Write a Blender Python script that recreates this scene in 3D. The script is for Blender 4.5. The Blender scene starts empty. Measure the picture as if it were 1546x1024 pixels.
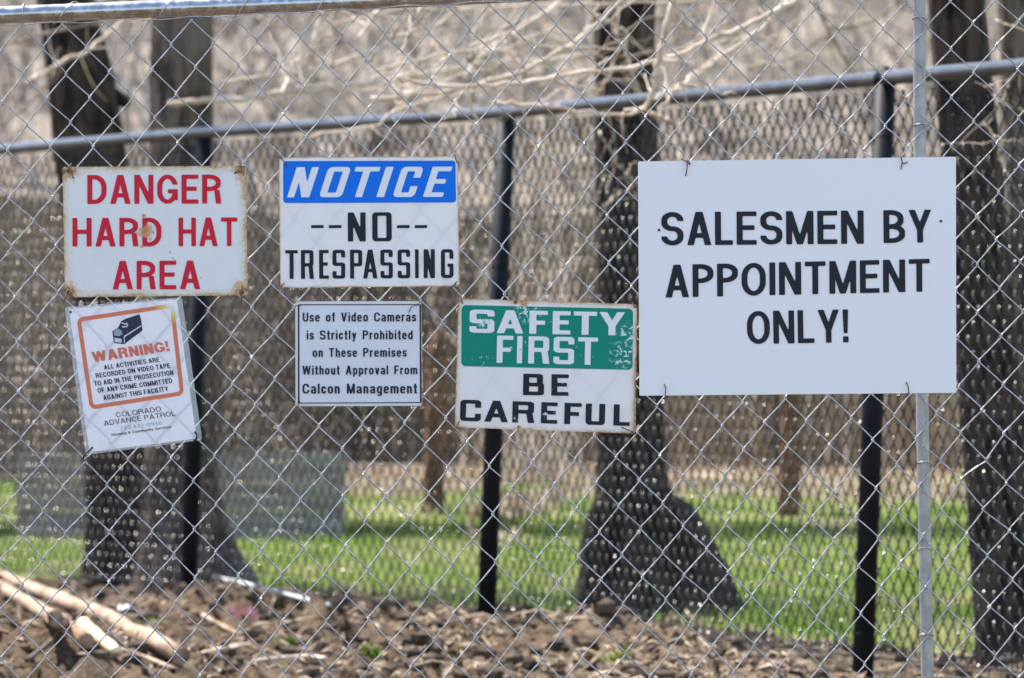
import bpy, math, random
import numpy as np
from math import radians, sin, cos, pi, hypot

# ------------------------------------------------------------------ camera, world, sun, exposure
SC = bpy.context.scene
COL = SC.collection
FPX, CX, HY = 10050.0, 773.0, 580.0      # focal length, centre column and horizon row in photo pixels
CAMH, D0 = 0.85, 13.0                     # camera height, distance to the front fence (y = 0)

cam_d = bpy.data.cameras.new('camera')
cam = bpy.data.objects.new('camera', cam_d); COL.objects.link(cam)
cam.location = (0, -D0, CAMH); cam.rotation_euler = (pi/2, 0, 0)
cam_d.sensor_width = 36; cam_d.lens = 36*FPX/1546
cam_d.shift_y = (HY-512)/1546
cam_d.clip_start = 0.1; cam_d.clip_end = 2000
cam_d.dof.use_dof = True; cam_d.dof.focus_distance = D0; cam_d.dof.aperture_fstop = 10.8
SC.camera = cam

SUN_EL, SUN_AZ = 58.0, -46.0              # azimuth measured from straight behind the fence, negative = left
sd = (sin(radians(SUN_AZ))*cos(radians(SUN_EL)), cos(radians(SUN_AZ))*cos(radians(SUN_EL)), sin(radians(SUN_EL)))
W = bpy.data.worlds.new('World'); SC.world = W; W.use_nodes = True
wn = W.node_tree.nodes; wl = W.node_tree.links
bg = wn['Background']
sky = wn.new('ShaderNodeTexSky'); sky.sky_type = 'NISHITA'; sky.sun_disc = False
sky.sun_elevation = radians(SUN_EL); sky.sun_rotation = radians(SUN_AZ)
wl.new(sky.outputs[0], bg.inputs[0]); bg.inputs[1].default_value = 0.15
sun_d = bpy.data.lights.new('sun', 'SUN'); sun_d.energy = 4.2; sun_d.angle = radians(0.5); sun_d.color = (1, .95, .87)
sun = bpy.data.objects.new('sun', sun_d); COL.objects.link(sun)
from mathutils import Vector
sun.rotation_euler = Vector(sd).to_track_quat('Z', 'Y').to_euler(); sun.location = (-8, 20, 20)
SC.view_settings.view_transform = 'Standard'; SC.view_settings.look = 'None'
SC.view_settings.exposure = 1.45; SC.view_settings.gamma = 1
SC.cycles.use_denoising = True
SC.cycles.max_bounces = 7; SC.cycles.transparent_max_bounces = 12
SC.cycles.sample_clamp_indirect = 4; SC.cycles.caustics_reflective = False; SC.cycles.caustics_refractive = False

RND = random.Random(7)

# ------------------------------------------------------------------ helpers
def P(px, py, Z):
    """photo pixel -> world point at distance Z from the camera plane"""
    return ((px-CX)/FPX*Z, Z-D0, CAMH-(py-HY)/FPX*Z)

class MB:
    def __init__(s): s.v = []; s.f = []; s.uv = []
    def add(s, vs, fs):
        o = len(s.v); s.v.extend(vs); s.f.extend([tuple(i+o for i in f) for f in fs])
    def box(s, a, b):
        x0, y0, z0 = a; x1, y1, z1 = b
        s.add([(x0,y0,z0),(x1,y0,z0),(x1,y1,z0),(x0,y1,z0),(x0,y0,z1),(x1,y0,z1),(x1,y1,z1),(x0,y1,z1)],
              [(0,3,2,1),(4,5,6,7),(0,1,5,4),(1,2,6,5),(2,3,7,6),(3,0,4,7)])
    def tube(s, pts, r, n=8, cap=True, rfun=None):
        pts = [Vector(p) for p in pts]; m = len(pts)
        if m < 2: return
        rs = r if isinstance(r, (list, tuple)) else [r]*m
        up = None; rings = []
        for i, p in enumerate(pts):
            t = (pts[min(i+1, m-1)]-pts[max(i-1, 0)])
            if t.length < 1e-9: t = Vector((0,0,1))
            t.normalize()
            if up is None:
                a = Vector((0,0,1)) if abs(t.z) < .9 else Vector((1,0,0))
                u = t.cross(a).normalized()
            else:
                u = (up - t*up.dot(t))
                u = u.normalized() if u.length > 1e-6 else t.cross(Vector((0,1,0))).normalized()
            up = u; w = t.cross(u)
            ring = []
            for k in range(n):
                th = 2*pi*k/n; rr = rs[i]*(rfun(i, th) if rfun else 1)
                ring.append(tuple(p+u*(rr*cos(th))+w*(rr*sin(th))))
            rings.append(ring)
        o = len(s.v)
        for ring in rings: s.v.extend(ring)
        for i in range(m-1):
            for k in range(n):
                k2 = (k+1) % n
                s.f.append((o+i*n+k, o+i*n+k2, o+(i+1)*n+k2, o+(i+1)*n+k))
        if cap:
            s.f.append(tuple(o+k for k in range(n))[::-1]); s.f.append(tuple(o+(m-1)*n+k for k in range(n)))
    def build(s, name, m, parent=None, smooth=True, uv=None):
        me = bpy.data.meshes.new(name)
        me.from_pydata(s.v, [], s.f); me.update()
        if m is not None: me.materials.append(m)
        if smooth:
            me.polygons.foreach_set('use_smooth', [True]*len(me.polygons))
        if uv is not None:
            lay = me.uv_layers.new(name='UVMap')
            idx = np.empty(len(me.loops), dtype=np.int32); me.loops.foreach_get('vertex_index', idx)
            lay.data.foreach_set('uv', np.asarray(uv, dtype=np.float32)[idx].ravel())
        o = bpy.data.objects.new(name, me); COL.objects.link(o)
        if parent is not None:
            o.parent = parent
            o.matrix_parent_inverse = parent.matrix_basis.inverted()
        return o

def tag(o, label=None, cat=None, group=None, kind=None):
    if label: o['label'] = label
    if cat: o['category'] = cat
    if group: o['group'] = group
    if kind: o['kind'] = kind
    return o
def thing(name, loc, label, cat, group=None):
    o = bpy.data.objects.new(name, None); COL.objects.link(o); o.location = loc
    o.empty_display_size = .05
    return tag(o, label, cat, group)

def smooth_path(pts, n=6):
    """Catmull-Rom through the points"""
    if len(pts) < 3: return [tuple(p) for p in pts]
    P_ = [np.array(p, float) for p in pts]
    P_ = [2*P_[0]-P_[1]] + P_ + [2*P_[-1]-P_[-2]]
    out = []
    for i in range(1, len(P_)-2):
        a, b, c, d = P_[i-1:i+3]
        for k in range(n):
            t = k/n
            out.append(.5*((2*b)+(-a+c)*t+(2*a-5*b+4*c-d)*t*t+(-a+3*b-3*c+d)*t**3))
    out.append(P_[-2])
    return [tuple(q) for q in out]

_rs = np.random.RandomState(3)
_G = _rs.rand(256, 256)
def vnoise(x, y):
    x = np.asarray(x, float); y = np.asarray(y, float)
    xi = np.floor(x).astype(int); yi = np.floor(y).astype(int)
    fx = x-xi; fy = y-yi
    fx = fx*fx*(3-2*fx); fy = fy*fy*(3-2*fy)
    a = _G[xi % 256, yi % 256]; b = _G[(xi+1) % 256, yi % 256]
    c = _G[xi % 256, (yi+1) % 256]; d = _G[(xi+1) % 256, (yi+1) % 256]
    return (a*(1-fx)+b*fx)*(1-fy)+(c*(1-fx)+d*fx)*fy
def fbm(x, y, o=4, g=.5):
    s = 0; a = 1; t = 0
    for k in range(o):
        s = s+a*vnoise(np.asarray(x)*2**k+17*k, np.asarray(y)*2**k+31*k); t += a; a *= g
    return s/t

# ------------------------------------------------------------------ materials
class NT:
    def __init__(s, name):
        s.m = bpy.data.materials.new(name); s.m.use_nodes = True
        s.n = s.m.node_tree.nodes; s.l = s.m.node_tree.links
        s.b = s.n['Principled BSDF']; s.out = s.n['Material Output']
    def node(s, t, **kw):
        q = s.n.new(t)
        for k, v in kw.items(): setattr(q, k, v)
        return q
    def put(s, sock, v):
        if hasattr(v, 'is_linked') or hasattr(v, 'links'): s.l.new(v, sock)
        else: sock.default_value = v
    def math(s, op, a, b=None, c=None, clamp=False):
        q = s.node('ShaderNodeMath', operation=op, use_clamp=clamp)
        s.put(q.inputs[0], a)
        if b is not None: s.put(q.inputs[1], b)
        if c is not None: s.put(q.inputs[2], c)
        return q.outputs[0]
    def noise(s, scale, detail=4, rough=.55, vec=None, dist=0):
        q = s.node('ShaderNodeTexNoise'); q.inputs['Scale'].default_value = scale
        q.inputs['Detail'].default_value = detail; q.inputs['Roughness'].default_value = rough
        q.inputs['Distortion'].default_value = dist
        if vec is not None: s.l.new(vec, q.inputs['Vector'])
        return q.outputs[0]
    def ramp(s, v, lo, hi, a=0., b=1.):
        q = s.node('ShaderNodeMapRange', interpolation_type='SMOOTHSTEP')
        s.put(q.inputs[0], v)
        for k, x in zip((1,2,3,4), (lo, hi, a, b)): s.put(q.inputs[k], x)
        return q.outputs[0]
    def mix(s, f, a, b):
        q = s.node('ShaderNodeMix', data_type='RGBA')
        s.put(q.inputs[0], f)
        for k, x in ((6, a), (7, b)):
            if isinstance(x, tuple): q.inputs[k].default_value = (x[0], x[1], x[2], 1)
            else: s.l.new(x, q.inputs[k])
        return q.outputs[2]
    def pos(s, sx=1, sy=1, sz=1):
        g = s.node('ShaderNodeNewGeometry')
        if (sx, sy, sz) == (1, 1, 1): return g.outputs['Position']
        q = s.node('ShaderNodeMapping'); s.l.new(g.outputs['Position'], q.inputs[0]); q.inputs['Scale'].default_value = (sx, sy, sz)
        return q.outputs[0]
    def set(s, color=None, rough=None, metal=None, spec=None):
        if color is not None:
            if isinstance(color, tuple): s.b.inputs['Base Color'].default_value = (*color, 1)
            else: s.l.new(color, s.b.inputs['Base Color'])
        if rough is not None: s.put(s.b.inputs['Roughness'], rough)
        if metal is not None: s.put(s.b.inputs['Metallic'], metal)
        if spec is not None: s.put(s.b.inputs['Specular IOR Level'], spec)
        return s
    def bump(s, h, strength=.5, dist=.01):
        q = s.node('ShaderNodeBump'); s.put(q.inputs['Height'], h)
        q.inputs['Strength'].default_value = strength; q.inputs['Distance'].default_value = dist
        s.l.new(q.outputs[0], s.b.inputs['Normal']); return s
    def translucent(s, fac, color):
        t = s.node('ShaderNodeBsdfTranslucent'); s.put(t.inputs[0], color if not isinstance(color, tuple) else (*color, 1))
        mx = s.node('ShaderNodeMixShader'); mx.inputs[0].default_value = fac
        s.l.new(s.b.outputs[0], mx.inputs[1]); s.l.new(t.outputs[0], mx.inputs[2])
        s.l.new(mx.outputs[0], s.out.inputs[0]); return s

def plain(name, c1, c2, scale, rough=.8, metal=0., spec=.3, bump=0, bdist=.005, stretch=(1,1,1), lo=.35, hi=.65):
    t = NT(name); p = t.pos(*stretch)
    n = t.noise(scale, 5, .6, p)
    t.set(t.mix(t.ramp(n, lo, hi), c1, c2), rough, metal, spec)
    if bump: t.bump(n, bump, bdist)
    return t.m

def galv():
    t = NT('galvanized_steel'); n = t.noise(60, 4, .6, t.pos()); n2 = t.noise(9, 3, .6, t.pos())
    c = t.mix(t.ramp(n, .35, .7), (.38, .372, .365), (.60, .59, .58))
    c = t.mix(t.ramp(n2, .58, .75, 0, .2), c, (.30, .27, .23))
    t.set(c, t.ramp(n, .3, .7, .16, .34), .92, .5); return t.m
M_GALV = galv()
M_VINYL = plain('black_vinyl', (.008, .009, .012), (.013, .014, .017), 14, rough=.55, spec=.13)
M_VMESH = plain('glossy_black_vinyl', (.008, .009, .012), (.016, .017, .02), 14, rough=.4, spec=.12)
M_GLINT = plain('steel_glint_facet', (.58, .54, .48), (.76, .73, .69), 40, rough=.42, metal=1.)
M_ZINC = plain('zinc_glint_facet', (.70, .70, .70), (.86, .86, .86), 40, rough=.3, metal=1.)
M_VINYLR = plain('sky_sheen_black_vinyl', (.020, .023, .030), (.048, .052, .062), 11, rough=.34, spec=.7)  # lighter blue-grey base stands in for some sky reflection on the rail
def bark(name, c1, c2, c3):
    t = NT(name)
    n = t.noise(26, 6, .65, t.pos(1, 1, .22), .6); n2 = t.noise(3.5, 3, .5, t.pos(1, 1, .6))
    c = t.mix(t.ramp(n, .38, .62), c1, c2); c = t.mix(t.ramp(n2, .5, .75, 0, .7), c, c3)
    t.set(c, .95, 0, .15); t.bump(n, 1, .02); return t.m
M_BARK = bark('dark_bark', (.012, .009, .007), (.085, .059, .042), (.115, .088, .068))
M_BARK2 = bark('grey_brown_bark', (.04, .030, .022), (.19, .14, .105), (.20, .16, .13))
M_PALE = plain('pale_dry_branch', (.54, .40, .28), (.80, .67, .54), 14, rough=.85, spec=.2, bump=.3)
M_TWIG = plain('brown_dry_twig', (.22, .16, .11), (.42, .33, .25), 16, rough=.9, spec=.2)
M_PEEL = plain('peeled_wood', (.20, .112, .06), (.42, .31, .215), 9, rough=.75, spec=.3, bump=.25, stretch=(1, 1, 1))
M_RUSTW = plain('rusty_tie_wire', (.10, .05, .03), (.22, .14, .10), 300, rough=.7, metal=.5)
M_STRAP = plain('black_cable_tie', (.012, .012, .014), (.02, .02, .022), 40, rough=.4)

# ------------------------------------------------------------------ terrain
BL = (-1.22, 25.9-D0); BM = (-.04, 23.5-D0); BR = (1.127, 20.2-D0)     # feet of the three black posts (x, y)
def fy(x):
    """y of the black fence line at x"""
    x = np.asarray(x, float)
    return np.where(x < BM[0], BL[1]+(BM[1]-BL[1])/(BM[0]-BL[0])*(x-BL[0]), BM[1]+(BR[1]-BM[1])/(BR[0]-BM[0])*(x-BM[0]))
MOUNDS = []
def gz(x, y, fine=True):
    x = np.asarray(x, float); y = np.asarray(y, float)
    z = np.where(y < 6, -.04-(6-y)*.035, 0.)
    z = np.where(y < -14, -.74, z)
    s = (y-fy(x))/2.6
    dirt = np.clip((.62-s)/.3, 0, 1)*np.clip((y-3)/2, 0, 1)
    z = z-.13*np.clip((x-.55)/.6, 0, 1)*dirt*np.clip((.75-s)/.8, 0, 1)
    for (mx, my, h, r) in MOUNDS:
        z = z+h*np.exp(-(((x-mx)**2)+((y-my)**2)*.35)/(r*r))*dirt
    if fine:
        z = z+dirt*((fbm(x*2.2, y*2.2, 3)-.5)*.14+(np.abs(fbm(x*11, y*8, 3)-.5)-.1)*.135+(fbm(x*34, y*24, 3)-.5)*.045)
        z = z+(1-dirt)*(fbm(x*1.2+9, y*1.2, 2)-.5)*.03
    k = np.clip((y-22.88)/.04, 0, 1); z = z+.12*k                     # step added across the lawn; its shaded face makes the dark band
    hl = np.clip(y-49, 0, None)
    z = z+np.minimum(hl*.30, 40)*np.clip(hl/8, 0, 1)+np.clip(hl/20, 0, 1)*(fbm(x*.25, y*.25, 3)-.5)*1.6
    return z
def ghit(px, py, fine=True):
    Z = max(14.5, .72*CAMH*FPX/max(py-HY, 100))
    while Z < 60:
        p = P(px, py, Z)
        if p[2] <= float(gz(p[0], p[1], fine)): return p
        Z += .04
    return P(px, py, 60)
for (a, b, h, r) in ((330, 945, .13, .30), (480, 975, .11, .16), (880, 985, .12, .26), (60, 1015, .13, .35), (620, 1000, .05, .3), (1230, 1015, .06, .4)):
    p = P(a, b, CAMH*FPX/(b-HY)); MOUNDS.append((p[0], p[1], h, r))

def axis(segs):
    out = []
    for a, b, n in segs: out += list(np.linspace(a, b, n, endpoint=False))
    out.append(segs[-1][1]); return np.array(out)
gx = axis([(-220, -30, 12), (-30, -6, 24), (-6, -2.6, 34), (-2.6, 2.6, 240), (2.6, 6, 34), (6, 30, 24), (30, 220, 12)])
gy = axis([(-60, -4, 14), (-4, 4.5, 30), (4.5, 15.5, 330), (15.5, 22.5, 45), (22.5, 22.86, 5), (22.86, 22.94, 4), (22.94, 23.4, 6), (23.4, 49, 60), (49, 120, 80), (120, 400, 20)])
GX, GY = np.meshgrid(gx, gy)
GZ = gz(GX, GY)
nx, ny = len(gx), len(gy)
mb = MB(); mb.v = list(zip(GX.ravel().tolist(), GY.ravel().tolist(), GZ.ravel().tolist()))
mb.f = [(j*nx+i, j*nx+i+1, (j+1)*nx+i+1, (j+1)*nx+i) for j in range(ny-1) for i in range(nx-1)]
def ground_mat():
    t = NT('ground_soil_and_lawn'); p = t.pos()
    sx = t.node('ShaderNodeSeparateXYZ'); t.l.new(p, sx.inputs[0])
    X, Y, Zz = sx.outputs
    n1 = t.noise(3.2, 5, .6, p); n2 = t.noise(26, 6, .65, p); n3 = t.noise(90, 3, .6, p)
    dirt = t.mix(t.ramp(n2, .35, .65), (.020, .013, .008), (.125, .084, .05))  # darkest soil tone deepens the shade in gaps between clods
    dirt = t.mix(t.ramp(n1, .48, .7, 0, .6), dirt, (.17, .12, .08))
    dirt = t.mix(t.ramp(n3, .58, .75, 0, .6), dirt, (.25, .185, .13))
    dirt = t.mix(t.math('MULTIPLY', t.ramp(X, -.2, 1.0, 0, .75), t.ramp(n2, .3, .6)), dirt, (.21, .157, .105))
    grass = t.mix(t.ramp(t.noise(7, 5, .6, p), .35, .65), (.075, .105, .02), (.17, .20, .045))
    grass = t.mix(t.ramp(t.noise(1.1, 4, .6, p), .48, .62, 0, .85), grass, (.29, .24, .13))
    s = t.math('ADD', t.math('SUBTRACT', Y, 9.94), t.math('MULTIPLY', X, 2.43))
    s = t.math('ADD', t.math('DIVIDE', s, 2.63), t.math('MULTIPLY', t.math('SUBTRACT', n1, .5), .55))
    c = t.mix(t.ramp(s, .48, .72), dirt, grass)
    # leaf litter under the far wooden fence, then the dry hillside
    litter = t.mix(t.ramp(n2, .35, .6), (.20, .14, .09), (.42, .33, .24))
    yn = t.math('ADD', Y, t.math('MULTIPLY', t.math('SUBTRACT', t.noise(.9, 4, .6, p), .5), 24))
    c = t.mix(t.ramp(yn, 31, 38), c, litter)
    hill = t.mix(t.ramp(t.noise(1.1, 7, .72, p, .5), .38, .62), (.055, .043, .033), (.32, .265, .213))
    hill = t.mix(t.ramp(t.noise(.22, 4, .6, p), .45, .65, 0, .55), hill, (.13, .10, .075))
    c = t.mix(t.ramp(Y, 46, 48), c, hill)
    t.set(c, .95, 0, .1); t.bump(n3, .5, .02); return t.m
tag(mb.build('ground', ground_mat()), kind='structure')

# ------------------------------------------------------------------ front chain-link fence
NODES = [(0,0,29.6,736.5),(1,0,97.5,732.8),(2,0,163.8,728.8),(3,0,228.7,725.4),(4,0,294.3,723.7),(5,0,357.5,722),(6,0,422.1,720.4),(7,0,485.4,718),
 (8,0,549.4,714.6),(15,0,994.4,684),(0,-4,23.4,444.9),(0,-3,25.9,517.7),(0,-2,26.4,591.9),(0,-1,28.3,666.1),(0,1,32.2,810),(0,2,34.4,881),
 (15.5,-.5,1025.2,648.1),(15.5,.5,1028.2,723.1),(16.5,.5,1092.4,716.6),(17.5,.5,1157.4,712.3),(18.5,.5,1223.8,708.4),(19.5,.5,1289.7,704.5),(20.5,.5,1355.6,699.3),
 (15.5,1.5,1032.5,795.5),(15.5,2.5,1036,867.5),(15.5,3.5,1041.2,942.1),(22.5,-.5,1479.2,616.9),(22.5,.5,1484.8,691.4),(22.5,2.5,1493,842.4),
 (0,-6,16.8,299.4),(1,-6,78.7,297),(1,-7,74.3,222),(1,-8,70,148),(1,-9,65.6,74),(2,-9,131.2,72.3),(3,-9,194.4,71.3),(4,-9,259,67.3),(5,-9,323.9,64.9),(5,-8,328,138.6),(5,-7,333,210.2),
 (9,-8,585.1,127.8),(10,-8,650.4,121.1),(11,-8,715.3,116),(12,-8,776.8,114.4),(13,-8,842.4,108.3),(14,-8,908,107),(15,-8,972.6,100.2),(14.5,-5.5,946.7,287.6),
 (16,-9,1032.9,23.8),(18,-9,1165.3,16.3),(20,-9,1297.3,7.5),(20,-8,1300.7,81.7),(20,-7,1302.4,155.5),(22.5,-7.5,1470,108),(22.5,-5.5,1472.5,257.6),
 (8,1,551.5,787.6),(8,2,553.8,861.6),(8,3,556.2,935.6),(12,1,806.8,770.8),(12,2,809.5,845.5),(12,3,812.1,919.5),(15,3,1005.2,906),(15,2,1001.2,832.4)]
A_ = np.array(NODES)
def basis(i, j):
    i = np.asarray(i, float)/20; j = np.asarray(j, float)/10
    return np.stack([np.ones_like(i), i, j, i*i, i*j, j*j, i*i*j, i*j*j, i**3, j**3], -1)
_cx = np.linalg.lstsq(basis(A_[:,0], A_[:,1]), A_[:,2], rcond=None)[0]
_cy = np.linalg.lstsq(basis(A_[:,0], A_[:,1]), A_[:,3], rcond=None)[0]
def lattice(i, j):
    ic, jc = min(max(i, -1), 24), min(max(j, -9.5), 4.5)
    b = basis(ic, jc); x, y = float(b@_cx), float(b@_cy)
    return x+(i-ic)*65+(j-jc)*2.2, y+(j-jc)*73.5-(i-ic)*4
KINK = {(2, -17): (6, -3), (1, -17): (0, 0), (45, 1): (3, 4), (44, 2): (-4, -5), (43, -3): (6, 2), (45, 3): (-5, 3), (0, 3): (-6, 4), (4, -15): (0, 0), (3, -16): (-5, 3)}
_nz = {}
def node(a, b):           # a, b in half cells
    if (a, b) not in _nz:
        x, y = lattice(a/2, b/2)
        r = random.Random(a*1000+b)
        x += r.gauss(0, 1.0); y += r.gauss(0, 1.15)
        k = KINK.get((a, b))
        if k: x += k[0]; y += k[1]
        _nz[(a, b)] = (x, y)
    return _nz[(a, b)]

fence = thing('chain_link_fence', P(1395, 1430, D0), 'galvanized silver chain link fence panel carrying the six signs', 'fence')
mb = MB()
E_, DD, WR = 1.7, .0026, .00142
for k in range(-10, 60):
    pts = []
    seq = []
    for m in range(-19, 20):
        even = (m+k) % 2 == 0
        x, y = node(k if even else k+1, m)
        seq.append((x+(-E_ if even else E_), y, even))
    for q in range(len(seq)-1):
        x0, y0, ev = seq[q]; x1, y1, _ = seq[q+1]
        yy = -DD if ev else DD
        r = random.Random(k*997+q)
        bow = r.gauss(0, .75)
        pts.append((*[P(x0, y0, D0)[0]], 0., P(x0, y0, D0)[2]))
        for f, w in ((.055, .85), (.35, 1), (.65, 1), (.945, .85)):
            g = f*.94+.03 if 0 else f
            xx = x0+(x1-x0)*g; zz = y0+(y1-y0)*f+bow*sin(pi*f)
            a = P(xx, zz, D0); pts.append((a[0], yy*w, a[2]))
    a = P(seq[-1][0], seq[-1][1], D0); pts.append((a[0], 0, a[2]))
    mb.tube(pts, WR, 6)
n_wire = len(mb.f); rk = random.Random(6)  # tiny zinc facets added at every node to sparkle toward the camera
for a in range(-9, 60):
    for b in range(-18, 20):
        if (a+b) % 2: continue
        x, y = node(a, b); q = P(x, y, D0); c = Vector((q[0]+rk.gauss(0, .0004), -.0017, q[2]+.0013)); N = Vector((-.36+rk.gauss(0, .16), -.60+rk.gauss(0, .12), .82+rk.gauss(0, .1))).normalized()
        u = N.cross(Vector((1, .2, 0))).normalized(); w = N.cross(u); S_ = .0015*rk.uniform(.5, 1.3); vs = [tuple(c+N*.00032)]
        for rr_, hh_ in ((.55, .00023), (1, 0)):
            vs += [tuple(c+(u*cos(t_*pi/3)+w*sin(t_*pi/3))*S_*rr_+N*hh_) for t_ in range(6)]
        mb.add(vs, [(0, 1+t_, 1+(t_+1) % 6) for t_ in range(6)]+[(1+t_, 7+t_, 7+(t_+1) % 6, 1+(t_+1) % 6) for t_ in range(6)])
ff = mb.build('mesh_fabric', M_GALV, fence); ff.data.materials.append(M_ZINC)
ff.data.polygons.foreach_set('material_index', [0]*n_wire+[1]*(len(mb.f)-n_wire))
# top rail, lower line of the photo's corner; the fabric hangs from it
mb = MB(); rl = [P(x, 22-.0395*x if x < 600 else -1.7-.05*(x-600), D0) for x in range(-1000, 2501, 100)]
mb.tube([(p[0], .020, p[2]) for p in rl], .0172, 20)
mb.build('top_rail', M_GALV, fence)
mb = MB(); pp = [P(x, y, D0) for x, y in ((1387, -60), (1388.5, 0), (1389.5, 230), (1393, 600), (1396, 760), (1401, 1024), (1409, 1440))]
mb.tube([(p[0], .017, p[2]) for p in smooth_path(pp, 4)], .0125, 18)
mb.build('fence_post', plain('dull_galvanized_tube', (.27, .268, .265), (.36, .357, .353), 30, rough=.42, metal=.55, spec=.5), fence)
mb = MB(); tw = []
for a in range(-20, 52):
    x, y = lattice(a/2, -9.5); p = P(x, y-1.5+1.5*sin(a*1.9), D0); tw.append((p[0], .004*sin(a*pi/2), p[2]))
mb.tube(smooth_path(tw, 3), .0013, 6)
mb.build('tension_wire', M_GALV, fence)
def coil(x0, x1, yc0, yc1, turns=1.0, rr=.0195):
    out = []
    for k in range(25):
        f = k/24; th = -pi/2+2*pi*turns*f
        p = P(x0+(x1-x0)*f, yc0+(yc1-yc0)*f, D0)
        out.append((p[0], .020-rr*cos(th), p[2]+rr*sin(th)*1.05))
    return out
for (x0, x1, t) in ((33, 37, 1.0), (80, 128, .75), (232, 280, .75), (352, 400, .75), (470, 520, .75)):
    mb = MB(); mb.tube(coil(x0, x1, 22-.0395*x0, 22-.0395*x1, t), .0012, 6); mb.build('rail_tie', M_GALV, fence)
for yy in (28, 190, 700, 830, 960):
    px = 1389+ (yy/1024)*11; out = []
    for k in range(15):
        th = 2*pi*k/14; p = P(px, yy+3*sin(th), D0); out.append((p[0]+.0148*cos(th), .012+.0165*sin(th), p[2]))
    mb = MB(); mb.tube(out, .0012, 6); mb.build('post_tie', M_GALV, fence)

# ------------------------------------------------------------------ lettering: signed-field glyphs turned into flat paint meshes
class G:
    """grid evaluator of one glyph; x in [0,w], y in [0,1]; negative inside"""
    def __init__(s, X, Y): s.X = X; s.Y = Y
    def rect(s, x0, y0, x1, y1):
        return np.maximum(np.maximum(x0-s.X, s.X-x1), np.maximum(y0-s.Y, s.Y-y1))
    def par(s, a0, a1, y0, b0, b1, y1):
        f = (s.Y-y0)/(y1-y0); l = a0+(b0-a0)*f; r = a1+(b1-a1)*f
        c = 1/hypot(1, ((b0+b1-a0-a1)/2)/(y1-y0))
        return np.maximum(np.maximum(l-s.X, s.X-r)*c, np.maximum(min(y0, y1)-s.Y, s.Y-max(y0, y1)))
    def rr(s, x0, y0, x1, y1, rx, ry):
        cx, cy, hx, hy = (x0+x1)/2, (y0+y1)/2, (x1-x0)/2, (y1-y0)/2
        rx = max(min(rx, hx), 1e-4); ry = max(min(ry, hy), 1e-4)
        qx = np.abs(s.X-cx)-(hx-rx); qy = np.abs(s.Y-cy)-(hy-ry)
        ell = (np.sqrt((np.maximum(qx, 0)/rx)**2+(np.maximum(qy, 0)/ry)**2)-1)*min(rx, ry)
        return np.where((qx > 0) & (qy > 0), ell, np.maximum(qx-rx, qy-ry))
    def ring(s, x0, y0, x1, y1, t, h, k):
        kx, ky = k
        rx, ry = kx*(x1-x0), ky*(y1-y0)
        o = s.rr(x0, y0, x1, y1, rx, ry)
        i = s.rr(x0+t, y0+h, x1-t, y1-h, max(rx-t*.85, .012), max(ry-h*.85, .012))
        return np.maximum(o, -i)
def U_(*a):
    r = a[0]
    for b in a[1:]: r = np.minimum(r, b)
    return r
def cut(a, *b):
    for q in b: a = np.maximum(a, -q)
    return a
def inter(a, b): return np.maximum(a, b)

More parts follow.
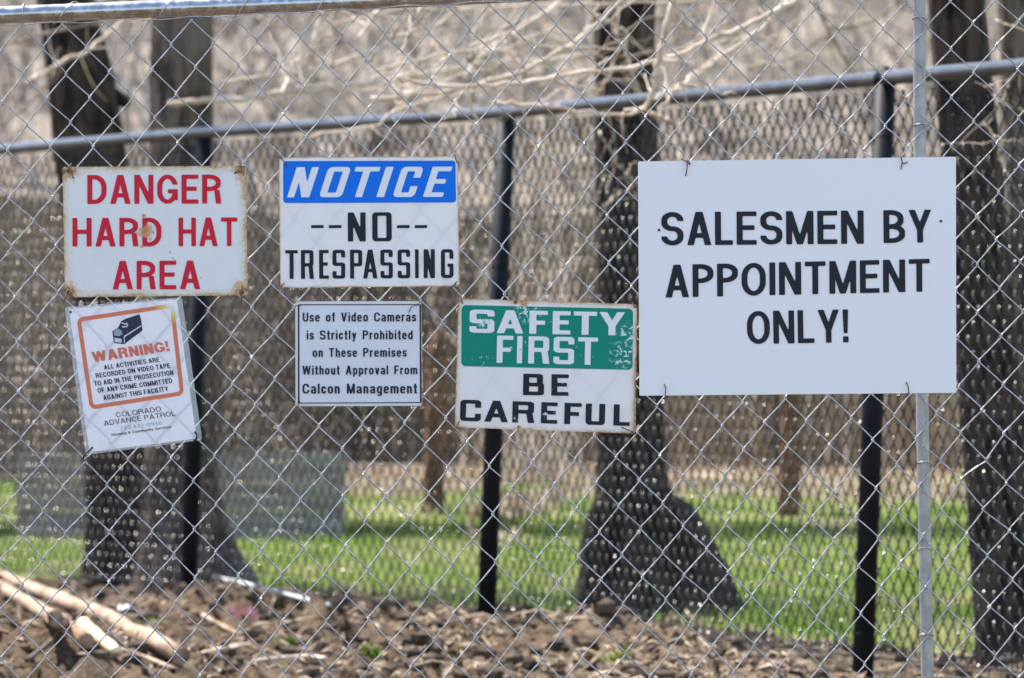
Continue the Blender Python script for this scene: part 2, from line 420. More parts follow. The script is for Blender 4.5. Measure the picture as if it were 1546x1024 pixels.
WID = dict(A=.70, B=.64, C=.68, D=.66, E=.58, F=.54, G=.71, H=.66, L=.52, M=.80, N=.66, O=.72, P=.62, R=.66, S=.64, T=.62, U=.64, V=.66, W=.98, Y=.68, X=.66, K=.66,
           a=.52, b=.52, c=.48, d=.52, e=.52, f=.34, g=.52, h=.50, m=.80, n=.50, o=.54, p=.52, r=.35, s=.47, t=.35, u=.50, v=.52, y=.52)
for dgt in '0123456789': WID[dgt] = .54
WID['&'] = .68; WID['-'] = .3
XH = .74
def width(ch, st):
    t = st['t']
    if ch in 'Iil!.': return t
    if ch == ' ': return st.get('ws', .34)
    return WID[ch]*st.get('wf', 1)
def glyph(ch, w, st, X, Y):
    g = G(X, Y); t, h, k = st['t'], st['h'], st['k']
    kb = (min(k[0]*1.0, .5), min(k[1]*1.0, .5))
    R = g.rect; BIG = 3.
    def bowl(y0, y1, x1):          # D-shaped bowl open to the left
        return inter(g.ring(-x1, y0, x1, y1, t, h, (kb[0]*.62, kb[1])), R(0, -1, BIG, 2))
    def S(y0, y1, x0, x1, open_=.22):
        m = (y0+y1)/2; H = y1-y0; c = (x0+x1)/2
        up = cut(g.ring(x0, m-h/2, x1, y1, t, h, k), R(c, -1, BIG, y1-H*open_-h*.35))
        lo = cut(g.ring(x0, y0, x1, m+h/2, t, h, k), R(-BIG, y0+H*open_+h*.35, c, 2))
        return U_(up, lo)
    if ch == 'I' or ch == 'l': return R(0, 0, w, 1)
    if ch == '-': return R(0, .40, w, .40+h)
    if ch == '.': return R(0, 0, w, t)
    if ch == '!': return U_(R(0, 0, w, t*1.05), g.par(w*.15, w*.85, t*1.6, 0, w, 1))
    if ch == 'A':
        tt = t*1.08
        l = g.par(0, tt, 0, w/2-tt*.55, w/2+tt*.45, 1); r = g.par(w-tt, w, 0, w/2-tt*.45, w/2+tt*.55, 1)
        return U_(l, r, R(w*.2, .22, w*.8, .22+h))
    if ch == 'B': return U_(R(0, 0, t, 1), bowl(.5-h/2, 1, w*.94), bowl(0, .5+h/2, w))
    if ch == 'C': return cut(g.ring(0, 0, w, 1, t, h, k), R(w*.55, .36, BIG, .64))
    if ch == 'D': return U_(R(0, 0, t, 1), bowl(0, 1, w))
    if ch == 'E': return U_(R(0, 0, t, 1), R(0, 0, w, h), R(0, 1-h, w, 1), R(0, .5-h*.4, w*.9, .5+h*.6))
    if ch == 'F': return U_(R(0, 0, t, 1), R(0, 1-h, w, 1), R(0, .47-h*.4, w*.86, .47+h*.6))
    if ch == 'G': return U_(cut(g.ring(0, 0, w, 1, t, h, k), R(w*.55, .45, BIG, .66)), R(w*.52, .50-h, w, .50), R(w-t, .12, w, .50))
    if ch == 'H': return U_(R(0, 0, t, 1), R(w-t, 0, w, 1), R(0, .5-h*.4, w, .5+h*.6))
    if ch == 'K': return U_(R(0, 0, t, 1), g.par(0, t*1.2, .3, w-t*1.2, w, 1), g.par(w-t*1.1, w, 0, t*.8, t*2, .62))
    if ch == 'L': return U_(R(0, 0, t, 1), R(0, 0, w, h))
    if ch == 'M': return U_(R(0, 0, t, 1), R(w-t, 0, w, 1), g.par(w/2-t*.5, w/2+t*.5, 0, 0, t*1.05, 1), g.par(w/2-t*.5, w/2+t*.5, 0, w-t*1.05, w, 1))
    if ch == 'N': return U_(R(0, 0, t, 1), R(w-t, 0, w, 1), g.par(w-t*1.12, w, 0, 0, t*1.12, 1))
    if ch in 'O0': return g.ring(0, 0, w, 1, t, h, k)
    if ch == 'P': return U_(R(0, 0, t, 1), bowl(.42, 1, w))
    if ch == 'R': return U_(R(0, 0, t, 1), bowl(.43, 1, w*.97), g.par(w-t*1.08, w*1.0, 0, w*.93-t*1.15, w*.93-t*.1, .47))
    if ch == 'S': return S(0, 1, 0, w)
    if ch == 'T': return U_(R(w/2-t/2, 0, w/2+t/2, 1), R(0, 1-h, w, 1))
    if ch == 'U': return U_(inter(g.ring(0, 0, w, 1.9, t, h, (k[0], k[1]*.55)), R(-1, -1, BIG, 1)))
    if ch in 'Vv':
        H = 1 if ch == 'V' else XH
        return U_(g.par(w/2-t*.55, w/2+t*.45, 0, 0, t*1.08, H), g.par(w/2-t*.45, w/2+t*.55, 0, w-t*1.08, w, H))
    if ch == 'W':
        q = w*.27
        return U_(g.par(q-t*.5, q+t*.5, 0, 0, t, 1), g.par(q-t*.5, q+t*.5, 0, w/2-t/2, w/2+t/2, 1), g.par(w-q-t*.5, w-q+t*.5, 0, w/2-t/2, w/2+t/2, 1), g.par(w-q-t*.5, w-q+t*.5, 0, w-t, w, 1))
    if ch == 'X': return U_(g.par(0, t*1.1, 0, w-t*1.1, w, 1), g.par(w-t*1.1, w, 0, 0, t*1.1, 1))
    if ch == 'Y': return U_(R(w/2-t/2, 0, w/2+t/2, .45), g.par(w/2-t*.5, w/2+t*.5, .38, 0, t*1.12, 1), g.par(w/2-t*.5, w/2+t*.5, .38, w-t*1.12, w, 1))
    # lower case
    o = g.ring(0, 0, w, XH, t, h, k)
    if ch == 'o': return o
    if ch == 'c': return cut(o, R(w*.55, XH*.38, BIG, XH*.64))
    if ch == 'e': return U_(cut(o, R(w*.55, XH*.27, BIG, XH*.45)), R(t*.5, XH*.43, w-t*.1, XH*.43+h*.8))
    if ch == 'b': return U_(o, R(0, 0, t, 1))
    if ch == 'd': return U_(o, R(w-t, 0, w, 1))
    if ch == 'p': return U_(o, R(0, -.24, t, XH))
    if ch == 'g': return U_(o, R(w-t, -.1, w, XH), inter(g.ring(0, -.26, w, .4, t, h, k), R(-1, -1, BIG, -.09)))
    if ch == 'a': return U_(R(w-t, 0, w, XH*.7), inter(g.ring(0, .1, w, XH, t, h, k), R(-1, XH*.7, BIG, 2)), g.ring(0, 0, w, XH*.58, t, h*.9, k))
    if ch == 's': return S(0, XH, 0, w)
    if ch in 'nhm':
        def arch(x0, x1): return inter(g.ring(x0, -XH, x1, XH, t, h, (k[0], k[1]*.5)), R(-1, 0, BIG, 2))
        if ch == 'm': m = (w+t)/2; return U_(R(0, 0, t, XH), arch(0, m), arch(m-t, w))
        return U_(R(0, 0, t, 1 if ch == 'h' else XH), arch(0, w))
    if ch == 'u': return U_(R(w-t, 0, w, XH), inter(g.ring(0, 0, w, XH*2, t, h, (k[0], k[1]*.5)), R(-1, -1, BIG, XH)))
    if ch == 'r': return U_(R(0, 0, t, XH), R(t*.6, XH-h*1.25, w, XH))
    if ch == 'i': return U_(R(0, 0, w, XH), R(0, 1-h, w, 1))
    if ch == 't': x = w*.22; return U_(R(x, .03, x+t, .98), R(0, XH-h, w, XH), R(x, 0, w, h))
    if ch == 'f': x = w*.22; return U_(R(x, 0, x+t, .97), R(0, XH-h, w, XH), R(x, 1-h, w, 1))
    if ch == 'y': return U_(g.par(w*.30-t*.5, w*.30+t*.6, -.24, w-t*1.08, w, XH), g.par(w/2-t*.5, w/2+t*.5, .0, 0, t*1.08, XH))
    # figures
    if ch == '7': return U_(R(0, 1-h, w, 1), g.par(w*.2, w*.2+t, 0, w-t, w, 1-h*.5))
    if ch == '2': return U_(cut(g.ring(0, .42, w, 1, t, h, k), R(-BIG, .3, w*.6, .74)), g.par(0, t*1.2, h*.5, w-t*1.2, w-t*.1, .6), R(0, 0, w, h))
    if ch == '4': return U_(R(w*.62, 0, w*.62+t, 1), R(0, .22, w, .22+h), g.par(0, t, .25, w*.62-t*.2, w*.62+t, 1))
    if ch == '6': return U_(g.ring(0, 0, w, .6, t, h, k), cut(g.ring(0, 0, w, 1, t, h, k), R(w*.5, .1, BIG, .78)))
    if ch == '9': return U_(g.ring(0, .4, w, 1, t, h, k), cut(g.ring(0, 0, w, 1, t, h, k), R(-BIG, .22, w*.5, .9)))
    if ch == '&': return U_(g.ring(w*.12, .5, w*.7, 1, t, h, k), g.ring(0, 0, w*.8, .57, t, h, k), g.par(w-t*1.2, w, 0, w*.2, w*.2+t, .7))
    return R(0, 0, w, 1)

def march(F, xs, ys):
    """filled marching squares -> verts, faces"""
    vid = {}; V = []; Fc = []
    def vert(key, x, y):
        if key not in vid: vid[key] = len(V); V.append((x, y))
        return vid[key]
    ny_, nx_ = F.shape; inside = F < 0
    def corner(i, j): return vert((i, j), xs[i], ys[j])
    def edge(i0, j0, i1, j1):
        a, b = F[j0, i0], F[j1, i1]; t = min(max(a/(a-b), .02), .98)
        return vert((min((i0, j0), (i1, j1)), max((i0, j0), (i1, j1)), 0), xs[i0]+(xs[i1]-xs[i0])*t, ys[j0]+(ys[j1]-ys[j0])*t)
    for j in range(ny_-1):
        run = None
        for i in range(nx_):
            full = i < nx_-1 and inside[j, i] and inside[j, i+1] and inside[j+1, i] and inside[j+1, i+1]
            if full:
                if run is None: run = i
                continue
            if run is not None:
                Fc.append((corner(run, j), corner(i, j), corner(i, j+1), corner(run, j+1))); run = None
            if i == nx_-1: break
            c = [(i, j), (i+1, j), (i+1, j+1), (i, j+1)]
            ins = [inside[b, a] for a, b in c]
            if not any(ins): continue
            poly = []
            for q in range(4):
                a, b = c[q], c[(q+1) % 4]
                if ins[q]: poly.append(corner(*a))
                if ins[q] != ins[(q+1) % 4]: poly.append(edge(*a, *b))
            if len(poly) >= 3: Fc.append(tuple(poly))
    return V, Fc
_gc = {}
def glyph_mesh(ch, w, st, res):
    key = (ch, round(w, 3), st['id'], res)
    if key not in _gc:
        y0, y1 = (-.30, 1.06) if ch in 'gpy' else (-.06, 1.06)
        s = 1/res
        xs = np.arange(-2*s, w+3*s, s); ys = np.arange(y0, y1, s)
        xs = xs-.37*s; ys = ys-.37*s
        X, Y = np.meshgrid(xs, ys)
        _gc[key] = march(glyph(ch, w, st, X, Y), xs, ys)
    return _gc[key]
ST = {
 'helv':  dict(id=1, t=.172, h=.145, k=(.5, .42), sp=.13),
 'helvb': dict(id=2, t=.175, h=.142, k=(.5, .42), sp=.11),
 'cond':  dict(id=3, t=.19, h=.15, k=(.46, .34), sp=.16, ws=.55),
 'small': dict(id=4, t=.19, h=.16, k=(.5, .42), sp=.12, ws=.34),
 'heavy': dict(id=5, t=.25, h=.19, k=(.5, .45), sp=.10, wf=1.18),
 'plate': dict(id=6, t=.16, h=.115, k=(.5, .5), sp=.16, wf=1.45, ws=.42),
 'thin':  dict(id=7, t=.13, h=.11, k=(.5, .5), sp=.16, wf=1.2),
 'tiny':  dict(id=8, t=.2, h=.17, k=(.5, .45), sp=.14, wf=1.3, ws=.5),
 'notice': dict(id=9, t=.235, h=.15, k=(.19, .15), sp=.2),
 'block': dict(id=10, t=.138, h=.115, k=(.27, .13), sp=.1),
 'no':    dict(id=11, t=.185, h=.12, k=(.19, .12), sp=.1),
 'wide':  dict(id=12, t=.30, h=.175, k=(.23, .20), sp=.1),
 'first': dict(id=13, t=.215, h=.15, k=(.24, .17), sp=.1),
 'care':  dict(id=14, t=.28, h=.175, k=(.2, .16), sp=.1),
}
class Sheet:
    """a flat sign in photo-pixel corners TL,TR,BR,BL hung at world y = Y (front face)"""
    def __init__(s, c, Y): s.c = [np.array(q, float) for q in c]; s.Y = Y; s.Z = D0+Y
    def at(s, u, v):      # 0..1, v down
        tl, tr, br, bl = s.c
        return (tl*(1-u)+tr*u)*(1-v)+(bl*(1-u)+br*u)*v
    def uv(s, px):        # metres from the top-left corner, affine
        tl, tr, br, bl = s.c
        M = np.array([tr-tl, bl-tl]).T; q = np.linalg.solve(M, np.asarray(px, float)-tl)
        return q[0]*np.linalg.norm(tr-tl)/773, q[1]*np.linalg.norm(bl-tl)/773
    def flat(s, name, polys_px, faces, m, parent, lift, thick=0):
        mb = MB(); uv = []
        for p in polys_px:
            a = P(p[0], p[1], s.Z); mb.v.append((a[0], s.Y-lift, a[2])); uv.append(s.uv(p))
        mb.f = list(faces)
        return mb.build(name, m, parent, smooth=False, uv=uv)
    def rounded(s, u0, v0, u1, v1, r_px, n=6):
        wpx = np.linalg.norm(s.c[1]-s.c[0]); hpx = np.linalg.norm(s.c[3]-s.c[0]); ru, rv = r_px/wpx, r_px/hpx
        out = []
        for (cu, cv, a0) in ((u0+ru, v0+rv, 180), (u1-ru, v0+rv, 270), (u1-ru, v1-rv, 0), (u0+ru, v1-rv, 90)):
            for q in range(n+1):
                a = radians(a0+90*q/n); out.append(s.at(cu+ru*cos(a), cv+rv*sin(a)))
        return out
    def plate(s, name, m, parent, r_px=5, th=.0015, uvr=(0, 0, 1, 1), back=0):
        o = s.rounded(*uvr, r_px); n = len(o); mb = MB(); uv = []
        for dy in (back, back+th):
            for p in o:
                a = P(p[0], p[1], s.Z); mb.v.append((a[0], s.Y+dy, a[2])); uv.append(s.uv(p))
        mb.f = [tuple(range(n))[::-1], tuple(range(n, 2*n))]+[(q, (q+1) % n, n+(q+1) % n, n+q) for q in range(n)]
        return mb.build(name, m, parent, smooth=False, uv=uv)
    def panel(s, name, c, r_px, m, parent, lift=.0006):
        return Sheet(c, s.Y)._panel(name, r_px, m, parent, lift, s)
    def _panel(s, name, r_px, m, parent, lift, base):
        o = s.rounded(0, 0, 1, 1, r_px)
        return base.flat(name, o, [tuple(range(len(o)))[::-1]], m, parent, lift)
    def ring(s, name, c, th, r_px, m, parent, lift=.0006, th_v=None):
        q = Sheet(c, s.Y); wpx = np.linalg.norm(q.c[1]-q.c[0]); hpx = np.linalg.norm(q.c[3]-q.c[0]); tv = th_v or th
        o = q.rounded(0, 0, 1, 1, r_px); i = q.rounded(th/wpx, tv/hpx, 1-th/wpx, 1-tv/hpx, max(r_px-th, .3)); n = len(o)
        return s.flat(name, o+i, [(k, n+k, n+(k+1) % n, (k+1) % n) for k in range(n)], m, parent, lift)
    def text(s, parent, txt, L, R, cap, style, m, res=36, shear=0., ext=None, scale=None, up=None, name='lettering', lift=.0012):
        """txt between base points L, R (photo px). ext: per-letter (x0,x1) along the base in px from L.x"""
        st = ST[style]; L = np.array(L, float); R = np.array(R, float); d = R-L; ln = np.linalg.norm(d); ex = d/ln
        if up is None: ey = np.array((ex[1], -ex[0]))
        else: ey = np.array(up, float)/np.linalg.norm(up)
        sp = st['sp']; x = 0; pos = []
        if ext is None:
            for ch in txt:
                w = width(ch, st)
                if ch == ' ': x += w-sp+sp
                else: pos.append((ch, x, w)); x += w+sp
            sx = ln/((x-sp)*cap)
        else:
            sx = 1
            for ch, (a, b) in zip(txt.replace(' ', ''), ext): pos.append((ch, (a-L[0])/cap, (b-a)/cap))
        V = []; F = []
        for ch, x0, w in pos:
            vs, fs = glyph_mesh(ch, w, st, res); o = len(V)
            for (a, b) in vs:
                q = L+ex*((x0+a)*sx+shear*b)*cap+ey*b*cap; V.append(q)
            F += [tuple(o+i for i in f) for f in fs]
        return s.flat(name, V, F, m, parent, lift)
    def tie(s, parent, pts, m, r=.0011):
        mb = MB(); n = len(pts)
        w = []
        for k, p in enumerate(pts):
            a = P(p[0], p[1], s.Z); w.append((a[0], s.Y-(p[2] if len(p) > 2 else .004)*1.0, a[2]))
        mb.tube(smooth_path(w, 5), r, 6); return mb.build('tie_wire', m, parent)

def sign_mat(name, base, Wm, Hm, edge=0., corner=0., spots=(), speck=.0, trans=.3, rough=.35, chips=None, mottle=None, spec=.5, grime=.06):
    t = NT(name)
    uvn = t.node('ShaderNodeUVMap'); uvn.uv_map = 'UVMap'
    sp = t.node('ShaderNodeSeparateXYZ'); t.l.new(uvn.outputs[0], sp.inputs[0]); U, V = sp.outputs[0], sp.outputs[1]
    vec = uvn.outputs[0]
    n1 = t.noise(22, 5, .65, vec); n2 = t.noise(110, 5, .65, vec); n3 = t.noise(6, 4, .6, vec)
    c = t.mix(t.ramp(n3, .4, .75, 0, grime*4), base, tuple(x*.86*y for x, y in zip(base, (1, .97, .9))))
    st = t.node('ShaderNodeMapping'); t.l.new(vec, st.inputs[0]); st.inputs['Scale'].default_value = (60, 6, 1)
    c = t.mix(t.ramp(t.noise(1, 4, .6, st.outputs[0]), .55, .8, 0, grime*3), c, tuple(x*.8*y for x, y in zip(base, (1, .95, .86))))
    if chips:
        m = t.math('MULTIPLY', t.ramp(n2, .60, .66), t.ramp(t.noise(9, 3, .6, vec), .50, .62))
        for (u, v, r) in chips.get('at', ()):
            d = t.math('POWER', t.math('ADD', t.math('POWER', t.math('SUBTRACT', U, u), 2.), t.math('POWER', t.math('SUBTRACT', V, v), 2.)), .5)
            m = t.math('MAXIMUM', m, t.math('MULTIPLY', t.ramp(d, r*.3, r, 1, 0), t.ramp(n2, .52, .58)))
        c = t.mix(m, c, chips['color'])
    if edge or corner or spots or speck:
        du = t.math('MINIMUM', U, t.math('SUBTRACT', Wm, U)); dv = t.math('MINIMUM', V, t.math('SUBTRACT', Hm, V))
        ed = t.math('MINIMUM', du, dv)
        co = t.math('POWER', t.math('ADD', t.math('POWER', du, 2.), t.math('POWER', dv, 2.)), .5)
        k = None
        def acc(a, b): return b if a is None else t.math('MAXIMUM', a, b)
        nn = t.math('ADD', t.math('MULTIPLY', n1, .65), t.math('MULTIPLY', n2, .35))
        if edge:
            c = t.mix(t.ramp(t.math('ADD', ed, t.math('MULTIPLY', t.math('SUBTRACT', nn, .5), edge*6)), 0, edge*2.6, .75, 0), c, (.66, .55, .38))
            e2 = t.math('ADD', ed, t.math('MULTIPLY', t.math('SUBTRACT', nn, .5), edge*5.5))
            k = acc(k, t.math('MULTIPLY', t.ramp(e2, -edge*.2, edge*.9, 1, 0), .75))
        if corner:
            e2 = t.math('ADD', co, t.math('MULTIPLY', t.math('SUBTRACT', nn, .5), corner*4.5))
            k = acc(k, t.ramp(e2, corner*.25, corner*1.25, 1, 0))
        for (u, v, r) in spots:
            wt = .62 if r > .015 else 1.
            d = t.math('POWER', t.math('ADD', t.math('POWER', t.math('SUBTRACT', U, u), 2.), t.math('POWER', t.math('SUBTRACT', V, v), 2.)), .5)
            e2 = t.math('ADD', d, t.math('MULTIPLY', t.math('SUBTRACT', nn, .5), r*3.5))
            k = acc(k, t.ramp(e2, r*.3, r*1.2, wt, 0))
        if speck: k = acc(k, t.math('MULTIPLY', t.ramp(n2, .70-speck, .74-speck), t.ramp(n1, .5, .62)))
        halo = t.ramp(k, .0, .5, 0, .8); core = t.ramp(t.math('MULTIPLY', k, t.ramp(n2, .36, .56)), .35, .95, 0, .92)
        c = t.mix(halo, c, (.62, .38, .16))
        c = t.mix(core, c, t.mix(t.ramp(n2, .4, .6), (.33, .105, .028), (.10, .04, .02)))
        t.set(rough=t.ramp(k, .1, .7, rough, .85))
    else: t.set(rough=rough)
    t.set(c, None, 0, spec)
    t.bump(t.noise(7, 2, .5, vec), .06, .01)
    if trans: t.translucent(trans, c)
    return t.m
def paint(name, c, trans=.15, **kw): return sign_mat(name, c, 1, 1, trans=trans, rough=.5, spec=.22, **kw)

INK = (.014, .015, .022)
Y0 = -.0075
# --- hard hat sign
S1 = Sheet([(94, 252), (371.5, 250.5), (374, 446), (98, 449)], Y0-.002)
s1 = thing('hard_hat_sign', (*P(234, 449, D0+S1.Y),), 'rusty white metal sign with red capitals reading DANGER HARD HAT AREA', 'sign')
SP1 = [((x-94)/773, (y-252)/773, r) for x, y, r in ((218, 352, .017), (216, 327, .0055), (211, 347, .004), (224, 362, .0045), (212, 373, .0035), (229, 352, .003), (255, 382, .003), (258, 391, .002), (261, 394, .002), (239, 435, .002), (300, 421, .002))]
S1.plate('sign_plate', sign_mat('rusted_white_enamel', (.79, .775, .755), .358, .253, edge=.0075, corner=.03, spots=SP1, speck=.035, trans=.03, grime=.10), s1, 4)
RED = sign_mat('red_sign_paint', (.62, .014, .038), .358, .253, spots=SP1, speck=.01, trans=.0, grime=.03, rough=.5, spec=.2)
S1.text(s1, 'DANGER', (132, 308.2), (334.2, 307.4), 43.8, 'helv', RED)
S1.text(s1, 'HARD', (109.5, 372.4), (243.8, 372.1), 43.2, 'helv', RED)
S1.text(s1, 'HAT', (269.7, 371.9), (358.4, 371.6), 43.2, 'helv', RED)
S1.text(s1, 'AREA', (170.2, 437.2), (302.4, 436.7), 43.2, 'helv', RED)
for p in ([(108, 247, 0), (104, 254, .005), (103, 262, .003), (107, 256, .007), (111, 270, .004)], [(366, 246, .0), (361, 255, .005), (354, 262, .004), (364, 259, .006)],
          [(96, 455, .0), (101, 446, .005), (104, 438, .003), (99, 444, .007)], [(366, 437, .003), (368, 443, .006), (364, 440, .005), (365, 452, .004), (364, 459, .002)]):
    S1.tie(s1, p, M_RUSTW)
# --- notice sign
S2 = Sheet([(421, 238), (691, 236), (695, 432), (423, 435)], Y0)
s2 = thing('no_trespassing_sign', P(558, 435, D0), 'white sign with blue NOTICE band and black NO TRESPASSING lettering', 'sign')
S2.plate('sign_plate', sign_mat('white_plastic_sheet', (.84, .825, .82), .35, .254, edge=.0016, corner=.005, trans=.22, grime=.03), s2, 5)
S2.panel('header_band', [(427.4, 243.4), (687.6, 242.6), (688.6, 306), (427.6, 306.8)], 5, paint('blue_sign_paint', (.0, .17, .77), .04), s2)
zx = lambda a: 400+a/4.453
zy = lambda a: 220+a/4.453
WH2 = paint('white_sign_paint', (.84, .84, .87), .05, grime=.02); BK2 = paint('black_sign_paint', INK, 0, grime=0)
L0 = (zx(148), zy(348))
S2.text(s2, 'NOTICE', L0, (zx(1200), zy(345)), (348-145)/4.453, 'notice', WH2, shear=.33,
        ext=[(zx(a), zx(b)) for a, b in ((148, 298), (362, 515), (545, 712), (748, 800), (857, 1003), (1062, 1195))], lift=.0013)
S2.text(s2, 'NO', (zx(558), zy(645)), (zx(853), zy(643)), 195/4.453, 'no', BK2, ext=[(zx(558), zx(678)), (zx(722), zx(853))])
for a, b in ((310, 395), (430, 515), (888, 972), (1007, 1090)):
    q = [(zx(a), zy(535)), (zx(b), zy(534)), (zx(b), zy(554)), (zx(a), zy(555))]
    S2.panel('dash_mark', q, .3, BK2, s2, .0012)
S2.text(s2, 'TRESPASSING', (zx(138), zy(897)), (zx(1275), zy(890)), 194/4.453, 'block', BK2,
        ext=[(zx(a), zx(b)) for a, b in ((138, 222), (243, 330), (365, 430), (455, 540), (573, 655), (660, 757), (777, 860), (893, 977), (1010, 1034), (1068, 1143), (1184, 1268))])
for p in ([(419, 233, 0), (425, 240, .006), (431, 246, .004), (434, 252, .002)], [(687, 232, 0), (688, 240, .006), (691, 247, .003)], [(424, 433, 0), (427, 430, .005), (430, 428, .002)], [(680, 435, 0), (686, 430, .007), (690, 425, .005), (688, 430, .008), (694, 440, .0)]):
    S2.tie(s2, p, M_RUSTW)
# --- video camera sign
S3 = Sheet([(445.5, 455), (636, 454.5), (639.5, 613), (446, 614)], Y0)
s3 = thing('camera_ban_sign', P(543, 614, D0), 'small white sign with thin black border forbidding video cameras on premises', 'sign')
S3.plate('sign_plate', sign_mat('pale_blue_white_sheet', (.74, .745, .79), .247, .205, edge=.001, corner=.004, spots=[(.106, .060, .004)], trans=.10, grime=.09), s3, 4)
NAVY = paint('navy_ink', (.016, .018, .045), 0, grime=0)
zx = lambda a: 420+a/5.12
zy = lambda a: 440+a/5.12
S3.ring('border_line', [(zx(152), zy(100)), (zx(1104), zy(99)), (zx(1108), zy(864)), (zx(153), zy(868))], 2.3, 1.5, NAVY, s3, th_v=1.5)
for tx, x0, x1, b, c in (('Use of Video Cameras', 190, 1066, 235, 71), ('is Strictly Prohibited', 220, 1040, 373, 70), ('on These Premises', 266, 993, 508, 69), ('Without Approval From', 187, 1076, 644, 69), ('Calcon Management', 188, 1074, 791, 77)):
    S3.text(s3, tx, (zx(x0), zy(b)), (zx(x1), zy(b-2)), c/5.12, 'cond', NAVY, res=26)
for p in ([(445, 464, 0), (449, 461, .006), (455, 462, .004)], [(634, 450, 0), (632, 460, .006), (622, 463, .004), (617, 472, .001)], [(449, 609, .002), (453, 606, .005), (446, 622, .0)]):
    S3.tie(s3, p, M_RUSTW, .0008)
# --- safety sign
S4 = Sheet([(692.3, 450.6), (962.3, 459.3), (959.5, 655), (686.4, 645.2)], Y0-.002)
s4 = thing('safety_sign', P(823, 655, D0), 'tilted white sign with chipped green SAFETY FIRST band above BE CAREFUL', 'sign')
S4.plate('sign_plate', sign_mat('worn_white_plastic', (.82, .80, .79), .35, .253, edge=.004, corner=.009, spots=[(.128, .004, .009), (.112, .003, .006), (.125, .248, .005)], trans=.2, grime=.05), s4, 5)
S4.panel('header_band', [(697, 460.6), (956, 466.4), (955, 558.6), (696.2, 553)], 7,
         paint('chipped_green_paint', (.0, .24, .165), .03, chips=dict(color=(.72, .80, .78), at=[(.056, .045, .022), (.335, .06, .03), (.325, .1, .035), (.135, .02, .03), (.345, .07, .02)])), s4)
zx = lambda a: 670+a/4.266
zy = lambda a: 430+a/4.266
def row4(tx, ex, b0, b1, cap, style, m):
    S4.text(s4, tx, (zx(ex[0][0]), zy(b0)), (zx(ex[-1][1]), zy(b1)), cap/4.266, style, m, ext=[(zx(a), zx(b)) for a, b in ex])
WH4 = paint('white_band_lettering', (.83, .825, .84), .05, chips=dict(color=(.10, .36, .30), at=[(.056, .045, .012), (.345, .05, .012)]), grime=.04)
BK4 = paint('black_lettering', INK, 0, chips=dict(color=(.6, .6, .62), at=[(.118, .232, .006), (.176, .222, .008)]), grime=0)
row4('SAFETY', ((165, 325), (340, 512), (550, 668), (700, 815), (835, 985), (1000, 1165)), 309, 327, 149, 'wide', WH4)
row4('FIRST', ((340, 445), (470, 504), (543, 680), (705, 838), (862, 990)), 503, 517, 176, 'first', WH4)
row4('BE', ((510, 645), (692, 803)), 711, 716, 138, 'care', BK4)
row4('CAREFUL', ((103, 238), (260, 413), (440, 583), (625, 730), (775, 885), (912, 1037), (1092, 1197)), 877, 910, 137, 'care', BK4)
for p in ([(696, 446, 0), (697, 455, .006), (699, 459, .003)], [(955, 457, .003), (958, 463, .006), (963, 466, .0)], [(679, 662, 0), (686, 650, .004), (691, 641, .006), (694, 636, .002)], [(938, 645, .003), (948, 649, .005), (955, 652, .006), (962, 657, 0)]):
    S4.tie(s4, p, M_RUSTW)
# --- salesmen sign
S5 = Sheet([(963.2, 244), (1443.2, 236.8), (1443.8, 593.2), (965.4, 597.6)], Y0)
s5 = thing('salesmen_sign', P(1204, 597, D0), 'large plain white sign reading SALESMEN BY APPOINTMENT ONLY in black', 'sign')
S5.plate('sign_plate', sign_mat('smooth_white_board', (.80, .775, .785), .62, .46, trans=.0, rough=.24, grime=.015), s5, 1.5, .003)
S5.text(s5, 'SALESMEN', (998.8, 370.8), (1304.2, 368.2), 50.3, 'helvb', BK2)
S5.text(s5, 'BY', (1334.2, 367.2), (1406.4, 366.2), 49.6, 'helvb', BK2)
S5.text(s5, 'APPOINTMENT', (1004.8, 449.6), (1403.8, 440.3), 49.4, 'helvb', BK2, up=(-.008, -1))
S5.text(s5, 'ONLY!', (1128.2, 519.8), (1281.2, 517), 49.8, 'helvb', BK2)
for (x, y) in ((995, 347.5), (1420.5, 334)):
    S5.panel('bolt_hole', [(x-2.2, y-2), (x+2.2, y-2), (x+2.2, y+2), (x-2.2, y+2)], 1.9, M_RUSTW, s5, .0012)
for p in ([(1028, 240, 0), (1036, 244, .006), (1042, 249, .004), (1038, 242, .008), (1037, 255, .004), (1035, 266, .002)], [(1354, 234, 0), (1360, 238, .006), (1363, 247, .004), (1370, 245, .003)], [(1362, 246, .003), (1360, 256, .003)],
          [(1003, 580, .002), (1005, 588, .006), (1004, 597, .004), (1007, 600, 0)], [(1368, 577, .002), (1371, 585, .006), (1371, 594, .004), (1362, 603, 0)]):
    S5.tie(s5, p, M_RUSTW)
# --- laminated warning notice
S6 = Sheet([(97.5, 464), (274.5, 448.8), (305.2, 664.5), (129.5, 687)], Y0+.001)
s6 = thing('warning_notice', P(215, 687, D0), 'tilted laminated paper notice with orange border and WARNING video camera text', 'sign')
lam = NT('clear_laminate')
lam.set((.72, .76, .80), .12, 0, .6)
tr = lam.node('ShaderNodeBsdfTransparent'); mx = lam.node('ShaderNodeMixShader'); mx.inputs[0].default_value = .26
lam.l.new(tr.outputs[0], mx.inputs[1]); lam.l.new(lam.b.outputs[0], mx.inputs[2]); lam.l.new(mx.outputs[0], lam.out.inputs[0])
S6.plate('laminate_pouch', lam.m, s6, 4, .0006, back=.0006)
S6.plate('paper_sheet', sign_mat('white_paper', (.84, .83, .86), .235, .28, trans=.36, grime=.01, rough=.25), s6, 1, .0003, uvr=(.035, .014, .955, .985))
zx = lambda a: 80+a/3.794
zy = lambda a: 430+a/3.794
z6 = lambda a, b: (zx(a), zy(b))
